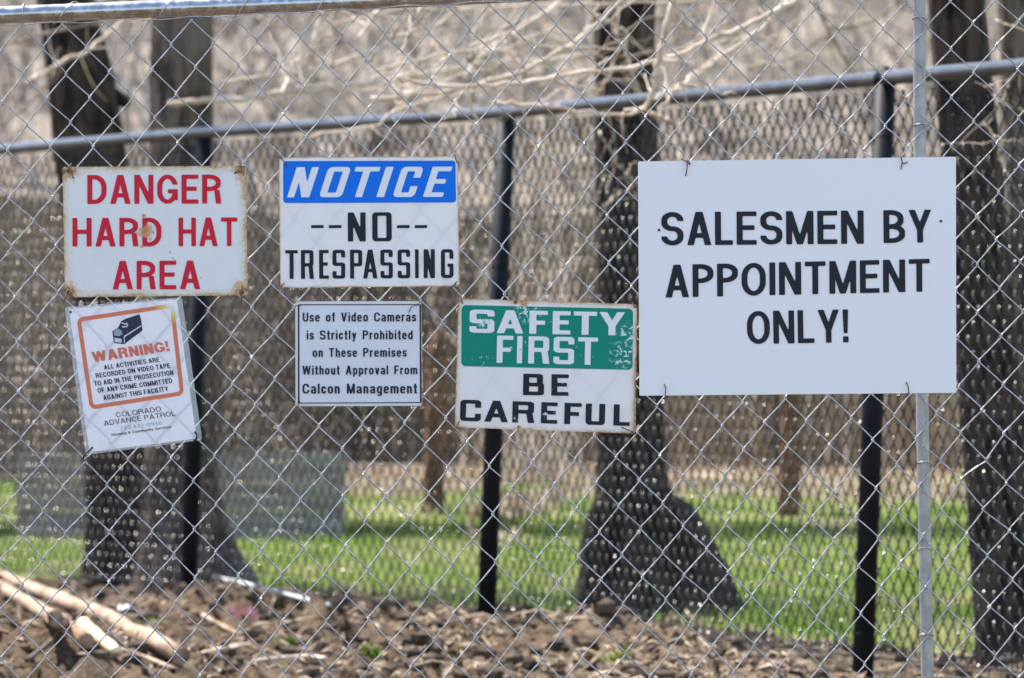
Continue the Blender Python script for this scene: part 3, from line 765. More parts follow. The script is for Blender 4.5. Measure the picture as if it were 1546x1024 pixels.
def fade_mat():
    t = NT('orange_ink'); p = t.pos(); c0 = P(*z6(690, 118), D0)
    d = t.node('ShaderNodeVectorMath', operation='DISTANCE'); t.l.new(p, d.inputs[0]); d.inputs[1].default_value = (c0[0], S6.Y, c0[2])
    c = t.mix(t.ramp(d.outputs['Value'], .004, .022), (.80, .80, .80), (.78, .62, .12))
    c = t.mix(t.ramp(d.outputs['Value'], .018, .04), c, (.74, .20, .10)); t.set(c, .3); t.translucent(.15, c); return t.m
S6.ring('orange_border', [z6(134, 190), z6(692, 106), z6(752, 632), z6(212, 716)], 24/3.794, 10, fade_mat(), s6)
ORG = paint('red_orange_ink', (.70, .19, .13), .1, grime=0); BK6 = paint('dark_grey_ink', (.035, .035, .06), 0, grime=0); GRY = paint('faded_ink', (.33, .42, .50), .1, grime=0)
upv = (-15, -62)
def row6(tx, l, r, cap, style, m, res=18): S6.text(s6, tx, z6(*l), z6(*r), cap/3.794, style, m, res=res, up=upv)
row6('WARNING!', (232, 444), (670, 380), 60, 'heavy', ORG, 30)
row6('ALL ACTIVITIES ARE', (295, 487), (612, 441), 27, 'small', BK6)
row6('RECORDED ON VIDEO TAPE', (249, 535), (673, 476), 28, 'small', BK6)
row6('TO AID IN THE PROSECUTION', (238, 581), (693, 516), 28, 'small', BK6)
row6('OF ANY CRIME COMMITTED', (259, 621), (686, 562), 28, 'small', BK6)
row6('AGAINST THIS FACILITY', (291, 662), (663, 609), 28, 'small', BK6)
row6('COLORADO', (363, 760), (622, 724), 29, 'plate', BK6)
row6('ADVANCE PATROL', (295, 808), (704, 750), 29, 'plate', BK6)
row6('720.422-0946', (386, 833), (626, 800), 20, 'thin', GRY, 14)
row6('Housing & Community Services', (338, 867), (680, 820), 15, 'tiny', BK6, 14)
def poly6(name, pts, m, lift): S6.flat(name, [z6(*p) for p in pts], [tuple(range(len(pts)))[::-1]], m, s6, lift)
poly6('camera_picture', [(392, 208), (425, 192), (496, 170), (505, 200), (513, 262), (408, 341), (350, 333), (340, 268), (374, 245)], BK6, .0010)
PAPERW = paint('paper_white_ink', (.78, .79, .86), .2, grime=0)
poly6('camera_lens', [(348, 268), (372, 250), (392, 262), (398, 284), (378, 296), (350, 290)], GRY, .0014)
poly6('camera_front', [(352, 304), (392, 310), (394, 332), (354, 328)], PAPERW, .0014)
poly6('camera_edge', [(410, 292), (505, 232), (507, 238), (412, 300)], PAPERW, .0014)
poly6('camera_side_line', [(406, 294), (411, 293), (412, 334), (407, 337)], PAPERW, .0014)
for q in ([(393, 216), (424, 224), (421, 230), (392, 222)], [(418, 214), (430, 224), (428, 240), (421, 230)], [(394, 238), (424, 236), (428, 242), (398, 246)]):
    poly6('camera_strap', q, PAPERW, .0014)
poly6('eyelet', [(97, 150), (105, 150), (109, 155), (108, 161), (102, 164), (96, 162), (93, 156)], BK6, .0010)
for p in ([(140, 675, .003), (135, 681, .006), (128, 686, .004), (126, 695, 0), (132, 690, -.006)], [(294, 652, .003), (297, 657, .006), (296, 663, .005), (291, 667, 0), (284, 664, -.006)]):
    S6.tie(s6, p, M_STRAP, .0017)

# ------------------------------------------------------------------ black chain-link fence behind
bf = thing('black_chain_link_fence', P(735, 945, 23.5), 'blurred black vinyl chain link fence with round rail running behind the signs', 'fence')
def top_z(x): return 1.84 if x < -1.22 else (1.84-.017*(x+1.22) if x < -.04 else 1.82-.0257*(x+.04))
mb = MB(); rp = []
for x in (-4.2, -3, -2.1, -1.22, -.6, -.04, .55, 1.127, 1.6, 2.4): rp.append((x, float(fy(x)), top_z(x)-.012))
mb.tube(rp, .0225, 14); mb.build('top_rail', M_VINYLR, bf)
for (tx, ty, bx, by, Z) in ((309, 200, 283, 912, 25.9), (764, 172, 733, 950, 23.5), (1336, 122, 1301, 1046, 20.2)):
    a = P(tx, ty, Z); b = P(bx, by+12, Z); mb = MB()
    mb.tube([b, a], .033, 16); o = mb.build('fence_post', M_VINYL, bf)
    mb = MB(); mb.tube([(a[0], a[1], a[2]-.01), (a[0], a[1], a[2]+.014), (a[0]+.001, a[1], a[2]+.034), (a[0]+.001, a[1], a[2]+.045)], [.036, .036, .024, .006], 16)
    mb.build('post_cap', M_VINYL, bf)
    for f in (.1, .3, .5, .7, .9):
        c = [a[k]*(1-f)+b[k]*f for k in range(3)]; mb = MB()
        mb.tube([(c[0]+.0355*cos(q), c[1]+.0355*sin(q), c[2]+.004*q) for q in np.linspace(0, 2*pi, 13)], .0022, 5); mb.build('post_tie', M_VINYL, bf)
# fabric
def along(x0, y0, step):
    pass
mb = MB()
path = [(-4.4, float(fy(-4.4))), BL, BM, (2.6, float(fy(2.6)))]
seg = []; tot = 0
for a, b in zip(path[:-1], path[1:]):
    l = hypot(b[0]-a[0], b[1]-a[1]); seg.append((tot, l, a, b)); tot += l
def pt(s):
    for (t0, l, a, b) in seg:
        if s <= t0+l or (t0, l, a, b) == seg[-1]:
            f = (s-t0)/l; return a[0]+(b[0]-a[0])*f, a[1]+(b[1]-a[1])*f, (b[0]-a[0])/l, (b[1]-a[1])/l
CW, CH = .076, .088
nk = int(tot/CW*2)-1; rows = 40
for k in range(nk):
    pts = []
    for m in range(rows):
        even = (m+k) % 2 == 0
        s = (k if even else k+1)*CW/2+(-.0018 if even else .0018)
        x, y, tx, ty = pt(s); nx_, ny_ = -ty, tx
        if ny_ < 0: nx_, ny_ = -nx_, -ny_
        z = top_z(x)-.05-m*CH/2
        d0 = .036
        pts.append((x+nx_*d0, y+ny_*d0, z))
        s2_ = (k+1 if even else k)*CW/2+(.0018 if even else -.0018)
        x2, y2, _, _ = pt(s2_); dd = d0+(-.004 if even else .004)
        for f in (.05, .95):
            pts.append((x+(x2-x)*f+nx_*dd, y+(y2-y)*f+ny_*dd, z-CH/2*f))
    mb.tube(pts[:-2], .0026, 6)
# small steel facets added at the knuckles, tilted to catch the sun as glints
n_wire = len(mb.f); rk = random.Random(8)
for k in range(nk):
    for m in range(1, rows):
        if (m+k) % 2: continue
        s_ = k*CW/2; x, y, tx, ty = pt(s_); nx_, ny_ = (-ty, tx) if tx > 0 else (ty, -tx)
        if abs(x) > 2.6: continue
        c = Vector((x-nx_*-.036-nx_*.0021, y+ny_*.036-ny_*.0021, top_z(x)-.05-m*CH/2+.0029))
        N = Vector((-.36+rk.gauss(0, .11), -.60+rk.gauss(0, .09), .82+rk.gauss(0, .07))).normalized()
        u = N.cross(Vector((1, .2, 0))).normalized(); w = N.cross(u); S_ = .0039*rk.uniform(.75, 1.1); o = len(mb.v); vs = [tuple(c+N*.0010)]
        for rr_, hh_ in ((.55, .0007), (1, 0)):
            vs += [tuple(c+(u*cos(q*pi/3)+w*sin(q*pi/3))*S_*rr_+N*hh_) for q in range(6)]
        mb.add(vs, [(0, 1+q, 1+(q+1) % 6) for q in range(6)]+[(1+q, 7+q, 7+(q+1) % 6, 1+(q+1) % 6) for q in range(6)])
mf = mb.build('mesh_fabric', M_VMESH, bf)
mf.data.materials.append(M_GLINT)
mf.data.polygons.foreach_set('material_index', [0]*n_wire+[1]*(len(mb.f)-n_wire))
mb = MB(); mb.tube([(x, float(fy(x))+.03, top_z(x)-.05-rows*CH/2+.04+.006*sin(x*5)) for x in np.linspace(-4.2, 2.5, 60)], .0035, 6); mb.build('bottom_wire', M_VINYL, bf)

# ------------------------------------------------------------------ trees
def trunk_mesh(prof, Z, seed, sides=36):
    """prof: (px, py, radius px) from base to top"""
    pts = smooth_path([(*P(a, b, Z), r/FPX*Z) for a, b, r in prof], 10)
    rs = np.random.RandomState(seed); ph = rs.rand(6)*6.28
    def rf(i, th):
        z = pts[i][2]; low = max(0, .5-z)
        v = 1+.045*sin(3*th+ph[0]+z*.8)+.03*sin(7*th+ph[1]-z*1.5)+.035*(abs(sin(9*th+ph[2]+1.3*sin(z*5)))-.5)+.02*sin(z*14+5*th+ph[4])
        return v+low*.22*max(0, sin(2.5*th+ph[3]))
    mb = MB(); mb.tube([p[:3] for p in pts], [p[3] for p in pts], sides, rfun=rf); return mb, pts
def limbs(mb, start, direc, r, ln, depth, rr):
    pts = [Vector(start)]; d = Vector(direc).normalized(); n = 7
    for k in range(n):
        d = (d+Vector((rr.gauss(0, .16), rr.gauss(0, .16), rr.gauss(.05, .12)))).normalized(); pts.append(pts[-1]+d*ln/n)
    mb.tube(smooth_path([tuple(p) for p in pts], 2), [r*(1-.75*k/(2*n)) for k in range(2*n+1)], 7 if depth else 5)
    if depth:
        for q in range(rr.randint(3, 5)):
            i = rr.randint(2, n); dd = (d+Vector((rr.gauss(0, .8), rr.gauss(0, .8), rr.gauss(.2, .5)))).normalized()
            limbs(mb, pts[i], dd, r*.5, ln*.62, depth-1, rr)
def tree(label, prof, Z, seed, m, extra=None):
    b = P(prof[0][0], prof[0][1], Z)
    t = thing('bare_tree', b, label, 'tree', 'trees behind the black fence')
    mb, pts = trunk_mesh(prof, Z, seed)
    if extra: extra(mb, Z)
    mb.build('trunk', m, t)
    mb = MB(); rr = random.Random(seed); top = pts[-1]
    for q in range(5):
        p = pts[-1-q*7]; a = rr.random()*6.28
        limbs(mb, p[:3], (cos(a), sin(a), .9+.3*q/5), p[3]*.62, 2.4, 1, rr)
    mb.build('crown', m, t); return t
def stub(mb, Z):
    q = [P(x, y, Z) for x, y in ((140, 130), (165, 143), (186, 152), (196, 153))]
    mb.tube(smooth_path(q, 4), [.05*(1-.05*k) for k in range(13)], 12)
def roots(mb, Z):
    for q, rs_ in (([(985, 770), (1030, 800), (1062, 850), (1088, 905), (1110, 960)], (.09, .085, .07, .07, .08)), ([(925, 760), (902, 800), (897, 870), (890, 950)], (.06, .055, .055, .06))):
        w = smooth_path([(*P(x, y, Z-.12), r) for (x, y), r in zip(q, rs_)], 5)
        mb.tube([p[:3] for p in w], [p[3] for p in w], 14, rfun=lambda i, th: 1+.08*sin(3*th+i*.5)+.05*sin(7*th-i))
t1 = tree('dark leaning tree trunk with a side stub, leftmost behind the fences', [(195, 905, 70), (186, 870, 58), (180, 780, 50), (166, 600, 48), (150, 400, 49), (135, 230, 52), (122, 130, 50), (108, 50, 44), (92, -60, 44), (60, -400, 42), (20, -900, 36), (10, -1700, 26)], 27.8, 4, M_BARK, stub)
t2 = tree('grey brown straight trunk with wide root flare beside the left black post', [(285, 912, 118), (286, 890, 98), (280, 840, 78), (275, 780, 64), (272, 690, 55), (272, 480, 48), (273, 230, 46), (275, 60, 46), (276, -100, 46), (285, -500, 42), (300, -1000, 36), (310, -1700, 26)], 27.2, 9, M_BARK2)
t3 = tree('dark trunk flaring broadly at its base, below the salesmen and safety signs', [(998, 955, 120), (996, 925, 108), (985, 870, 92), (972, 825, 80), (962, 790, 68), (953, 750, 57), (950, 700, 52), (950, 640, 49), (948, 450, 48), (944, 230, 47), (942, 60, 46), (942, -100, 46), (935, -500, 42), (940, -1100, 34), (945, -1900, 24)], 24.1, 15, M_BARK, roots)
t4 = tree('dark ridged trunk leaning along the right edge behind the galvanized post', [(1556, 1075, 96), (1546, 1020, 80), (1535, 950, 66), (1520, 850, 56), (1504, 700, 50), (1490, 560, 47), (1476, 380, 46), (1462, 200, 44), (1449, 60, 43), (1440, -60, 42), (1420, -500, 40), (1400, -1200, 34), (1400, -2000, 24)], 20.6, 21, M_BARK)
t5 = tree('second dark trunk at the right frame edge, beyond the ridged leaning trunk', [(1625, 935, 90), (1610, 880, 62), (1592, 760, 50), (1575, 500, 46), (1562, 230, 45), (1556, 60, 45), (1552, -100, 44), (1560, -700, 38), (1570, -1500, 26)], 25.0, 33, M_BARK2)

# ------------------------------------------------------------------ pale bare limbs, vines and twigs
def branch(parent, name, pts, r0, r1, Z, m, side=0, seed=0):
    rr = random.Random(seed*31+len(pts)); w = smooth_path([P(a, b, Z+(k*.06 if len(pts) > 2 else 0)) for k, (a, b) in enumerate(pts)], 6)
    n = len(w); w = [(p[0]+rr.gauss(0, .003), p[1]+rr.gauss(0, .01), p[2]+rr.gauss(0, .003)) for p in w]
    k_ = Z/FPX; mb = MB()
    mb.tube(w, [0.88*(r0+(r1-r0)*i/(n-1))*k_*(1+.1*sin(i*1.7)) for i in range(n)], 8)
    for q in range(side):
        i = rr.randint(2, n-3); d = Vector(w[i+1])-Vector(w[i-1]); d.normalize()
        d = (d*rr.uniform(.3, 1.2)+Vector((rr.gauss(0, .5), rr.gauss(0, .4), rr.gauss(0, .7)))).normalized()
        p = Vector(w[i]); tw_ = [tuple(p)]; ln = rr.uniform(.10, .34)
        for s_ in range(5):
            d = (d+Vector((rr.gauss(0, .2), rr.gauss(0, .2), rr.gauss(.03, .2)))).normalized(); p = p+d*ln/5; tw_.append(tuple(p))
        mb.tube(tw_, [r1*k_*.65*(1-.15*s_) for s_ in range(6)], 5)
    return mb.build(name, m, parent)
fl = thing('fallen_limb', P(480, 138, 26.2), 'long pale bare forked limb sprawled above the black fence rail', 'branch')
FB = [([(255, 156), (318, 152), (390, 146), (430, 139), (520, 130), (590, 121), (640, 112), (700, 102), (760, 93), (830, 92), (890, 82)], 5, 4, 26.4, 9),
 ([(330, 126), (400, 116), (470, 109), (540, 84), (620, 60), (690, 42), (740, 12), (760, -20)], 3.6, 2.5, 26, 7),
 ([(560, 152), (665, 140), (740, 122), (790, 108), (850, 75), (890, 45), (930, 8), (950, -30)], 4, 3.6, 24.8, 6),
 ([(600, 118), (650, 128), (760, 128), (850, 115), (960, 100), (1015, 84), (1080, 58), (1135, 34), (1204, 0), (1240, -25)], 3.2, 4.6, 23.2, 6),
 ([(1000, 160), (1030, 128), (1080, 92), (1130, 58), (1180, 14), (1200, -30)], 3, 2.6, 23.8, 4),
 ([(470, 205), (560, 192), (600, 166), (660, 150), (720, 138), (800, 126)], 2.6, 2, 24.6, 5),
 ([(700, 118), (740, 72), (790, 40), (835, 10), (860, -20)], 3, 2.4, 25.5, 5),
 ([(425, 140), (432, 128), (440, 100), (470, 70), (478, 40), (500, -10)], 3, 2, 26.5, 4),
 ([(500, 40), (600, 14), (700, 16), (820, 8), (1000, 4), (1100, 2)], 2, 2, 26, 5),
 ([(540, 60), (562, 30), (575, 0), (580, -30)], 3, 2.4, 26.4, 3)]
for k, (p, r0, r1, Z, sd_) in enumerate(FB): branch(fl, 'branch', p, r0, r1, Z-(0 if k < 2 else 2.6), M_PALE, sd_, k+1)
rr = random.Random(19)
for k in range(52):
    x0 = rr.uniform(430, 1180); y0 = rr.uniform(20, 175)-(x0-800)*.05; an = radians(rr.choice((rr.gauss(22, 14), rr.gauss(22, 14), rr.gauss(75, 25), rr.gauss(-20, 18)))); l = rr.uniform(70, 260)
    p = []
    for q in range(5):
        p.append((x0+cos(an)*l*q/4+rr.gauss(0, 4), y0-sin(an)*l*q/4+rr.gauss(0, 5))); an += rr.gauss(0, .14)
    p = [w for w in p if w[1] < 178-(w[0]-700)*.09]
    if len(p) > 2: branch(fl, 'twig', p, rr.uniform(1.2, 2.4), .8, rr.uniform(19.5, 26), M_PALE if k % 3 else M_TWIG, 4, k+300)
vn = thing('dry_vine', P(985, 165, 22.6), 'pale dry vine dropping past the middle trunk onto the black rail', 'vine')
for k, (p, r0, r1, Z, sd_) in enumerate([([(1022, -20), (1008, 30), (998, 75), (990, 110), (981, 150), (978, 166), (1000, 180), (1020, 187)], 5.4, 3.6, 20.6, 4),
  ([(745, 156), (800, 158), (870, 168), (930, 173), (965, 168), (985, 150), (1022, 134), (1050, 110)], 3.6, 2.6, 20.8, 4),
  ([(900, 22), (935, 42), (946, 58), (930, 82), (922, 108), (908, 132), (900, 150)], 2.4, 1.6, 23.0, 5),
  ([(960, 0), (930, 20), (925, 45), (940, 70), (955, 105), (960, 140)], 2, 1.4, 23.0, 6),
  ([(905, 200), (925, 235), (945, 262), (965, 278)], 2, 1.4, 22.9, 4), ([(890, 120), (905, 160), (925, 200), (930, 240), (915, 290)], 2, 1.4, 23.2, 5),
  ([(905, 330), (925, 300), (950, 285), (975, 270)], 1.8, 1.2, 22.9, 3)]): branch(vn, 'stem', p, r0, r1, Z, M_PALE, sd_, k+40)
pb = thing('peeled_branch', P(890, 300, 26.0), 'ragged pale peeled branch hanging beside the middle trunk behind the mesh', 'branch')
for k, p in enumerate(([(862, 165), (872, 182), (882, 200), (888, 232), (890, 262), (880, 285), (872, 310), (868, 340)], [(798, 215), (795, 232), (790, 250)], [(885, 240), (870, 262), (850, 290), (842, 330)])):
    branch(pb, 'bark_strip', p, 6 if k == 0 else 4, 3, 26.0, M_PALE, 2, k+60)
tg = thing('forked_twig', P(1500, 185, 19.5), 'thin pale forked twig in front of the trunks at the right edge', 'twig')
for k, (p, r) in enumerate([([(1585, 60), (1548, 92), (1530, 112), (1514, 150), (1496, 180), (1482, 188)], 2.6), ([(1488, 186), (1500, 205), (1510, 232), (1520, 262)], 1.8), ([(1512, 152), (1530, 165), (1560, 172)], 1.8), ([(1530, 112), (1500, 128), (1484, 130)], 1.4), ([(1500, 206), (1530, 212), (1556, 205)], 1.6), ([(1505, 30), (1530, 42), (1570, 46)], 2)]):
    branch(tg, 'stem', p, r, r*.6, 19.3, M_PALE, 2, k+80)
lt = thing('leaning_branch', P(120, 82, 26.9), 'bent pale branch crossing in front of the leftmost dark trunk', 'branch')
for k, (p, r) in enumerate([([(40, 125), (60, 114), (88, 98), (108, 86), (124, 82), (145, 68), (190, 28), (230, -10)], 4), ([(-20, 78), (40, 58), (110, 42), (170, 34)], 3), ([(0, 190), (40, 160), (75, 120), (90, 95)], 2.6)]):
    branch(lt, 'stem', p, r, r*.7, 26.4, M_TWIG if k else M_PALE, 3, k+100)
rb = thing('brown_branch', P(1255, 50, 27), 'grey brown bare branch above the rail left of the galvanized post', 'branch')
for k, (p, r) in enumerate([([(1200, -40), (1228, 0), (1250, 42), (1262, 66), (1278, 92), (1290, 110)], 4), ([(1250, 42), (1300, 38), (1350, 10), (1362, -10)], 3), ([(1190, 90), (1235, 60), (1262, 45), (1280, 0)], 2.4)]):
    branch(rb, 'stem', p, r, r*.7, 28, M_TWIG, 4, k+120)
sh = thing('dead_shrub', P(820, 725, 52), 'tall dead twiggy shrub left of the middle trunk, before the wooden fence', 'shrub')
rr = random.Random(5)
for q in range(46):
    bx = rr.gauss(800, 44); Z = rr.uniform(46, 54); g0 = CAMH*FPX/Z+HY-10
    tp = rr.uniform(150, 400)
    branch(sh, 'stem', [(bx, g0), (bx+rr.gauss(0, 20), 600), (bx+rr.gauss(0, 35), 450), (bx+rr.gauss(0, 50), tp)], rr.uniform(2, 3.5), 1.2, Z, M_PALE if q % 2 else M_TWIG, 8, q+200)

# ------------------------------------------------------------------ shed, wooden fence, posts behind the lawn
M_WALL = plain('weathered_grey_boards', (.20, .168, .142), (.31, .268, .232), 5, rough=.85, bump=.3, stretch=(.5, 1, 4))
ZS = 35.6
a = P(24, 812, ZS); b = P(521, 684, ZS)
gw = thing('board_wall', ((a[0]+b[0])/2, a[1], .1), 'low wall of weathered grey boards standing behind the two left trunks', 'wall')
zb = .015; hh = (b[2]-zb)/3
for k in range(3):
    mb = MB(); dy = (.006, 0, .010)[k]; mb.box((a[0], a[1]+dy, zb+k*hh+.003), (b[0], a[1]+.05+dy, zb+(k+1)*hh-.003)); mb.build('board', M_WALL, gw, smooth=False)
for x in (a[0]+.02, (a[0]+b[0])/2, b[0]-.09):
    mb = MB(); mb.box((x, a[1]+.064, zb-.1), (x+.08, a[1]+.144, b[2]-.02)); mb.build('wall_post', M_WALL, gw, smooth=False)

M_PLANK = plain('aged_brown_planks', (.15, .112, .070), (.235, .182, .118), 5, rough=.9, spec=.2, bump=.3, stretch=(3, 3, .3))
wf = thing('wooden_privacy_fence', P(1000, 731, 56), 'tall brown wooden plank fence across the far side of the lawn', 'fence')
def wy(x): return 58-D0+(x+.42)*(-3.5/3.27) if x > -1.5 else 46.16+(x+1.5)*3.4
mb = MB(); rr = random.Random(11); x = -5.2
while x < 8.5:
    w = .135 if x > -1.5 else .042; y = wy(x); z0 = float(gz(x, y, False)); h = 2.18+rr.uniform(-.02, .02); dy = rr.uniform(-.006, .006)
    y1 = wy(x+w); q = [(x, y+dy), (x+w, y1+dy), (x+w, y1+dy+.02), (x, y+dy+.02)]
    mb.add([(u, v, z0+.03) for u, v in q]+[(u, v, z0+h) for u, v in q], [(0, 3, 2, 1), (4, 5, 6, 7), (0, 1, 5, 4), (1, 2, 6, 5), (2, 3, 7, 6), (3, 0, 4, 7)])
    x += w+rr.uniform(.006, .014)
mb.build('fence_boards', M_PLANK, wf, smooth=False)
M_CAPR = plain('sunlit_cap_rail', (.26, .22, .17), (.40, .35, .28), 8, rough=.85)  # paler than the planks: the sunlit top edge is put into the colour
for xa, xb in ((-5.2, -1.51), (-1.495, 8.5)):
    ya, yb = wy(xa), wy(xb); q = [(xa, ya-.05), (xb, yb-.05), (xb, yb+.08), (xa, ya+.08)]; mb = MB()
    mb.add([(u, v, 2.36) for u, v in q]+[(u, v, 2.40) for u, v in q], [(0, 3, 2, 1), (4, 5, 6, 7), (0, 1, 5, 4), (1, 2, 6, 5), (2, 3, 7, 6), (3, 0, 4, 7)])
    mb.build('cap_rail', M_CAPR, wf, smooth=False)
for x in (-.25, 2.1, 4.5, 6.9):
    mb = MB(); y = wy(x); mb.box((x-.05, y-.15, 0), (x+.05, y-.045, 2.24)); mb.build('fence_post', M_PLANK, wf, smooth=False)
M_POST = plain('red_brown_post', (.10, .045, .022), (.21, .10, .05), 9, rough=.9, bump=.3, stretch=(2, 2, .4))
for (px, lab) in ((653, 'short red brown wooden post left of the middle black post'), (1190, 'short red brown wooden post right of the flaring trunk')):
    g = P(px, 814, 36.8); mb = MB()
    pts = [(g[0]+.004*k, g[1], .02+k*.14) for k in range(9)]
    mb.tube(pts, [.062-.001*k for k in range(8)]+[.045], 14, rfun=lambda i, th: 1+.05*sin(3*th+i))
    tag(mb.build('wooden_post', M_POST), lab, 'post', 'wooden posts on the lawn')

# ------------------------------------------------------------------ stuff: grass, litter, thicket, clods, straw
rs = np.random.RandomState(12)
def blades(name, n, sampler, hmin, hmax, wd, m, lean=.5):
    xy = sampler(n); x, y = xy[:, 0], xy[:, 1]; n = len(x); z = gz(x, y)-.004
    th = rs.rand(n)*2*pi; h = hmin+(hmax-hmin)*rs.rand(n); lx, ly = rs.randn(n)*lean*h, rs.randn(n)*lean*h
    w = wd*(.6+.8*rs.rand(n))
    v = np.stack([np.stack([x-w*np.cos(th), y-w*np.sin(th), z], -1), np.stack([x+w*np.cos(th), y+w*np.sin(th), z], -1), np.stack([x+lx, y+ly, z+h], -1)], 1).reshape(-1, 3)
    me = bpy.data.meshes.new(name); me.from_pydata(v.tolist(), [], [(3*k, 3*k+1, 3*k+2) for k in range(n)]); me.materials.append(m)
    o = bpy.data.objects.new(name, me); COL.objects.link(o); return tag(o, kind='stuff')
def wedge(z0, z1, margin=1.35):
    def f(n):
        Z = z0+(z1-z0)*rs.rand(n); X = (rs.rand(n)*2-1)*.0769*Z*margin; return np.stack([X, Z-D0], -1)
    return f
def lawn(n):
    a = wedge(19.5, 35.55)(n); s = (a[:, 1]-fy(a[:, 0]))/2.6+(fbm(a[:, 0]*3, a[:, 1]*3, 3)-.5)*.4
    return a[s > .62]
def grass_mat(name, c1, c2, c3):
    t = NT(name); p = t.pos(); c = t.mix(t.ramp(t.noise(4, 5, .6, p), .35, .65), c1, c2)
    c = t.mix(t.ramp(t.noise(1.6, 3, .6, p), .44, .62, 0, .9), c, c3); t.set(c, .6, 0, .25); t.translucent(.5, c); return t.m
M_GRASS = grass_mat('spring_grass', (.10, .19, .02), (.23, .33, .05), (.44, .385, .20))
blades('lawn_grass', 70000, lawn, .03, .085, .005, M_GRASS)
def farlawn(n):
    a = wedge(36.3, 50)(n); return a[fbm(a[:, 0]*.8, a[:, 1]*.35, 3) < .47]
blades('far_lawn_grass', 30000, farlawn, .03, .08, .012, M_GRASS)
M_LEAF = NT('dead_leaf'); _c = M_LEAF.mix(M_LEAF.ramp(M_LEAF.noise(30, 2, .5, M_LEAF.pos()), .35, .65), (.16, .105, .06), (.44, .36, .25)); M_LEAF.set(_c, .8, 0, .3); M_LEAF.translucent(.25, _c); M_LEAF = M_LEAF.m
def flakes(name, pts, size, m, lift=.01):
    V = []; F = []; pa = np.array(pts); za = gz(pa[:, 0], pa[:, 1])
    for (x, y), z in zip(pts, za.tolist()):
        z = z+lift*rs.rand(); s = size*(.5+rs.rand()); a = rs.rand()*6.28; l = s*(1+rs.rand()); e = Vector((cos(a), sin(a), rs.randn()*.35)); f = Vector((-sin(a), cos(a), rs.randn()*.45))
        c = Vector((x, y, z+s*.25)); o = len(V)
        V += [tuple(c-e*l), tuple(c-f*s*.6+Vector((0, 0, s*.2))), tuple(c+e*l), tuple(c+f*s*.6+Vector((0, 0, s*.2)))]; F += [(o, o+1, o+2), (o, o+2, o+3)]
    me = bpy.data.meshes.new(name); me.from_pydata(V, [], F); me.materials.append(m); o = bpy.data.objects.new(name, me); COL.objects.link(o); return tag(o, kind='stuff')
pts = [tuple(q) for q in wedge(41, 57)(5200) if fbm(q[0]*.8, q[1]*.35, 3) > .44]
for k in range(900):       # the diagonal heap of pale debris
    f = rs.rand(); yy = 788-48*f+rs.randn()*7; p = P(730+170*f+rs.randn()*12, yy, .74*FPX/(yy-HY)); pts.append((p[0], p[1]))
flakes('leaf_litter', pts, .05, M_LEAF)
def dirtpts(n, xb=0):
    Z = 18+9.5*rs.rand(n); X = (rs.rand(n)*2-1)*.0769*Z*1.3; a = np.stack([X, Z-D0], -1)
    s = (a[:, 1]-fy(a[:, 0]))/2.6; w = .4+.6*np.clip((a[:, 0]+.5)/.8, 0, 1)
    return a[(s < .62) & (rs.rand(n) < w*np.clip((fbm(a[:, 0]*3, a[:, 1]*3, 2)-.25)*2.2, 0, 1))]
M_DLEAF = plain('brown_dirt_leaf', (.07, .045, .028), (.33, .245, .165), 40, rough=.85)
flakes('dead_leaves', [tuple(q) for q in dirtpts(30000)], .015, M_DLEAF, .006)
def clods(n):
    V = []; F = []
    ico = [(0, 0, 1), (.89, 0, .45), (.28, .85, .45), (-.72, .53, .45), (-.72, -.53, .45), (.28, -.85, .45), (.72, .53, -.45), (-.28, .85, -.45), (-.89, 0, -.45), (-.28, -.85, -.45), (.72, -.53, -.45), (0, 0, -1)]
    fc = [(0,1,2),(0,2,3),(0,3,4),(0,4,5),(0,5,1),(1,6,2),(2,7,3),(3,8,4),(4,9,5),(5,10,1),(6,7,2),(7,8,3),(8,9,4),(9,10,5),(10,6,1),(11,7,6),(11,8,7),(11,9,8),(11,10,9),(11,6,10)]
    Z = 18+9*rs.rand(n); X = (rs.rand(n)*2-1)*.0769*Z*1.25
    Yc = Z-D0; zc = gz(X, Yc); fc_ = fy(X)
    for x, y, z, fl_ in zip(X, Yc, zc, fc_):
        if (y-fl_)/2.6 > .5: continue
        s = .006+.034*rs.rand()**3; o = len(V)
        V += [(x+p[0]*s*(.7+.6*rs.rand()), y+p[1]*s*(.7+.6*rs.rand()), z+.2*s+p[2]*s*(.6+.5*rs.rand())) for p in ico]; F += [tuple(o+i for i in f) for f in fc]
    me = bpy.data.meshes.new('dirt_clods'); me.from_pydata(V, [], F); me.materials.append(plain('clod_soil', (.024, .016, .010), (.11, .076, .05), 22, rough=.95, bump=.4))
    o = bpy.data.objects.new('dirt_clods', me); COL.objects.link(o); return tag(o, kind='stuff')
clods(3600)
mb = MB()
for q in dirtpts(3800):
    x, y = q; z = float(gz(x, y))+.006; a = rs.rand()*6.28; l = .04+.15*rs.rand()**2; k_ = .9+1.5*rs.rand(); b_ = rs.randn()*.25
    mb.tube([(x, y, z), (x+l*.5*cos(a), y+l*.5*sin(a), z+l*abs(b_)*.6+.006), (x+l*cos(a+b_), y+l*sin(a+b_), z+l*b_*.3)], [.0026*k_, .0022*k_, .0012*k_], 4)
tag(mb.build('dry_straw', plain('straw', (.28, .19, .11), (.55, .43, .29), 30, rough=.8)), kind='stuff')
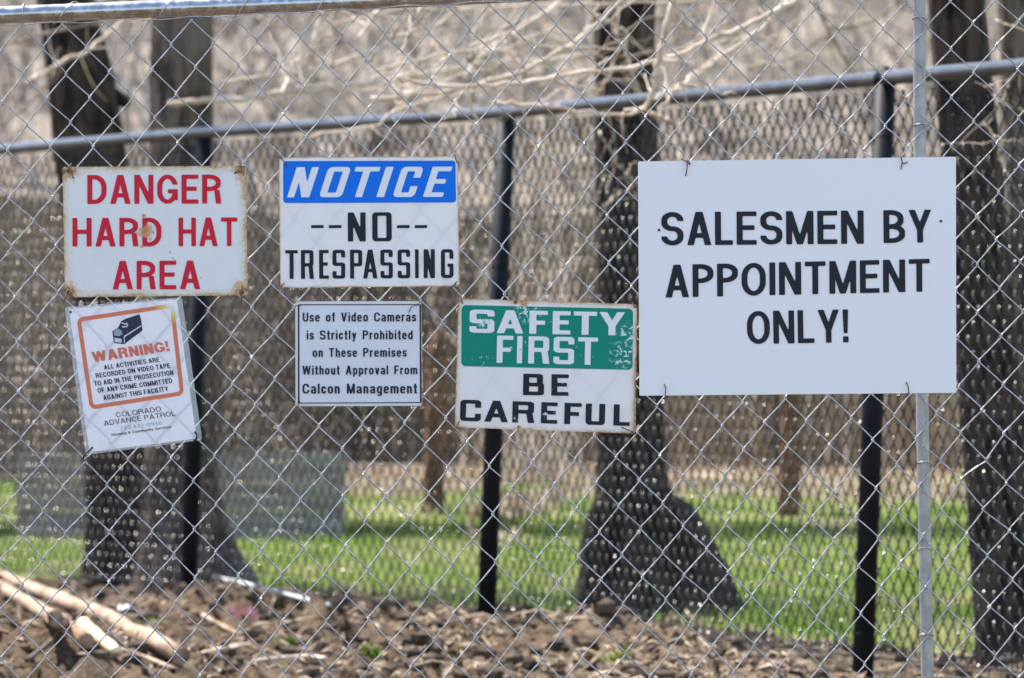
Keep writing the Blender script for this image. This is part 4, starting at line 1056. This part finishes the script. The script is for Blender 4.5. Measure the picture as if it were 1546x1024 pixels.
# dry thicket on the hillside
mb = MB(); rr = random.Random(77)
for q in range(3600):
    Z = rr.uniform(60, 98); X = rr.uniform(-1, 1)*.0769*Z*1.3; y = Z-D0; z = float(gz(X, y, False))-.05
    n = 5; h = rr.uniform(.6, 2.6); d = Vector((rr.gauss(0, .35), rr.gauss(0, .3), 1)).normalized(); p = Vector((X, y, z)); w = [tuple(p)]
    for k in range(n):
        d = (d+Vector((rr.gauss(0, .25), rr.gauss(0, .25), rr.gauss(0, .15)))).normalized(); p = p+d*h/n; w.append(tuple(p))
    r = rr.uniform(.008, .03)*(1.6 if q % 9 == 0 else 1); mb.tube(w, [r*(1-.15*k) for k in range(n+1)], 4, cap=False)
tag(mb.build('dry_thicket', plain('thicket_twigs', (.08, .062, .047), (.60, .515, .42), 1.6, rough=.9)), kind='stuff')

# ------------------------------------------------------------------ things lying on the dirt
def lying(name, pts, r, label, cat, m, rise=.6, r1=None, grp=None, ends=None):
    w = []
    for (a, b) in pts:
        p = ghit(a, b, False); w.append((p[0], p[1], float(gz(p[0], p[1], False))+r*rise))
    w = smooth_path(w, 6); n = len(w); wa = np.array(w)
    up_ = max(0, float(np.percentile(gz(wa[:, 0], wa[:, 1])-wa[:, 2], 80))+r*.7); w = [(x, y, z+up_) for x, y, z in w]; r1 = r if r1 is None else r1
    mb = MB(); mb.tube(w, [r+(r1-r)*k/(n-1) for k in range(n)], 12, rfun=lambda i, th: 1+.07*sin(2*th+i*.9)+.05*sin(5*th-i*1.7))
    return tag(mb.build(name, m), label, cat, grp)
lying('peeled_log', [(-40, 872), (0, 885), (39, 902), (72, 915), (122, 935), (164, 951), (197, 973), (230, 988), (275, 1016)], .026, 'longest peeled pale log lying across the dirt at lower left', 'log', M_PEEL, 1.7)
lying('peeled_log', [(-40, 882), (0, 902), (44, 929), (74, 951), (98, 968), (131, 995)], .023, 'second peeled log lying just below the longest one at lower left', 'log', M_PEEL, 1.9)
M_SPLIT = plain('fresh_split_wood', (.62, .42, .22), (.80, .64, .42), 12, rough=.7)
lying('split_log', [(124, 958), (142, 972), (160, 985), (178, 1000)], .024, 'short broken log with bright yellow split end between the peeled logs', 'log', M_SPLIT, 1.1, .016)
M_DKST = plain('dark_stick', (.07, .05, .035), (.15, .11, .08), 14, rough=.9)
lying('stick', [(-10, 858), (14, 885), (26, 912), (33, 962)], .005, 'thin dark upright twig crossing in front of the two peeled logs', 'stick', M_DKST, 2, .004)
lying('stick', [(40, 1012), (70, 985), (96, 962)], .008, 'dark broken stick against the lower peeled log, sloping up right', 'stick', M_DKST, 2)
lying('stick', [(150, 935), (215, 962), (262, 1000)], .008, 'thin pale stick just above the longest log', 'stick', M_PEEL, 2)
lying('stick', [(182, 992), (225, 1008), (270, 1030)], .007, 'thin splintered stick between the split log and the frame bottom', 'stick', M_PEEL, 1.5)
lying('white_pole', [(316, 888), (370, 903), (430, 919), (497, 936)], .008, 'straight white pole lying on the dirt mound before the grass', 'pole', plain('white_weathered_pole', (.40, .40, .41), (.56, .56, .57), 7, rough=.5), 6, .007)
lying('stick', [(300, 997), (333, 990), (382, 982)], .008, 'thin pale curved stick right of the logs', 'stick', M_PALE, 1.2)
lying('stick', [(322, 1020), (385, 1006), (455, 1000), (492, 1002)], .006, 'long thin stick along the bottom edge, below the curved stick', 'stick', M_PALE, 1.2)
lying('stick', [(306, 938), (345, 957), (386, 976)], .008, 'brownish stick sloping down beside the pink tape', 'stick', M_PEEL, 1.4)
lying('stick', [(600, 1014), (658, 1013)], .008, 'short yellow straight stick on the dirt below the middle black post', 'stick', M_SPLIT, 1.2)
lying('stick', [(1050, 965), (1064, 985), (1078, 1004)], .008, 'short tan stick pointing down right below the flaring trunk', 'stick', M_PEEL, 1.4)
mb = MB()
for (x0, y0, x1, y1) in ((347, 951, 390, 944),):
    p = ghit(x0, y0, False); q = ghit(x1, y1, False); n = 11
    L_ = [(p[0]+(q[0]-p[0])*k/n, p[1]+(q[1]-p[1])*k/n*.2, p[2]+.06+.012*sin(k*1.7)) for k in range(n+1)]
    mb.add([(x, y, z-.011) for x, y, z in L_]+[(x, y-.004+.01*sin(x*90), z+.012) for x, y, z in L_], [(k, k+1, n+2+k, n+1+k) for k in range(n)])
tag(mb.build('flagging_tape', plain('pink_plastic_tape', (.88, .25, .28), (.92, .40, .42), 30, rough=.4)), 'crumpled pink flagging tape lying on the dirt below the left signs', 'tape')
p = ghit(188, 930, False); mb = MB(); rr = random.Random(3); g_ = 7
for i in range(g_):
    for j in range(g_): mb.v.append((p[0]+(i/(g_-1)-.5)*.042, p[1]+(j/(g_-1)-.5)*.06, p[2]+.035+rr.gauss(0, .008)-.03*((i/(g_-1)-.5)**2+(j/(g_-1)-.5)**2)))
mb.f = [(i*g_+j, (i+1)*g_+j, (i+1)*g_+j+1, i*g_+j+1) for i in range(g_-1) for j in range(g_-1)]
tag(mb.build('plastic_scrap', plain('pale_blue_plastic', (.62, .68, .80), (.75, .79, .86), 20, rough=.3)), 'crumpled pale plastic scrap on the dirt above the logs', 'litter')
for k, (a, b, n, lab) in enumerate(((238, 962, 26, 'small green weed tuft beside the longest log'), (445, 985, 40, 'green weed tuft at the foot of the middle dirt mound'), (560, 990, 22, 'yellow green weed tuft above the short yellow stick'), (935, 1008, 22, 'small weed tuft on the dirt below the flaring trunk'))):
    p = ghit(a, b, False); rr = random.Random(k); V = []; F = []
    for q in range(n):
        x = p[0]+rr.uniform(-.03, .03); y = p[1]+rr.uniform(-.02, .02); z = float(gz(x, y))-.004; h = rr.uniform(.02, .05); an = rr.random()*6.28; w = rr.uniform(.004, .008)
        o = len(V); dx, dy = rr.gauss(0, .6)*h, rr.gauss(0, .6)*h
        V += [(x-w*cos(an), y-w*sin(an), z), (x+w*cos(an), y+w*sin(an), z), (x+w*cos(an)+dx*.5, y+w*sin(an)+dy*.5, z+h*.7), (x+dx, y+dy, z+h), (x-w*cos(an)+dx*.5, y-w*sin(an)+dy*.5, z+h*.7)]; F.append((o, o+1, o+2, o+3, o+4))
    mb = MB(); mb.v = V; mb.f = F; tag(mb.build('weed_tuft', grass_mat('weed_leaf', (.09, .15, .02), (.20, .25, .05), (.3, .3, .12))), lab, 'weed', 'weed tufts on the dirt')
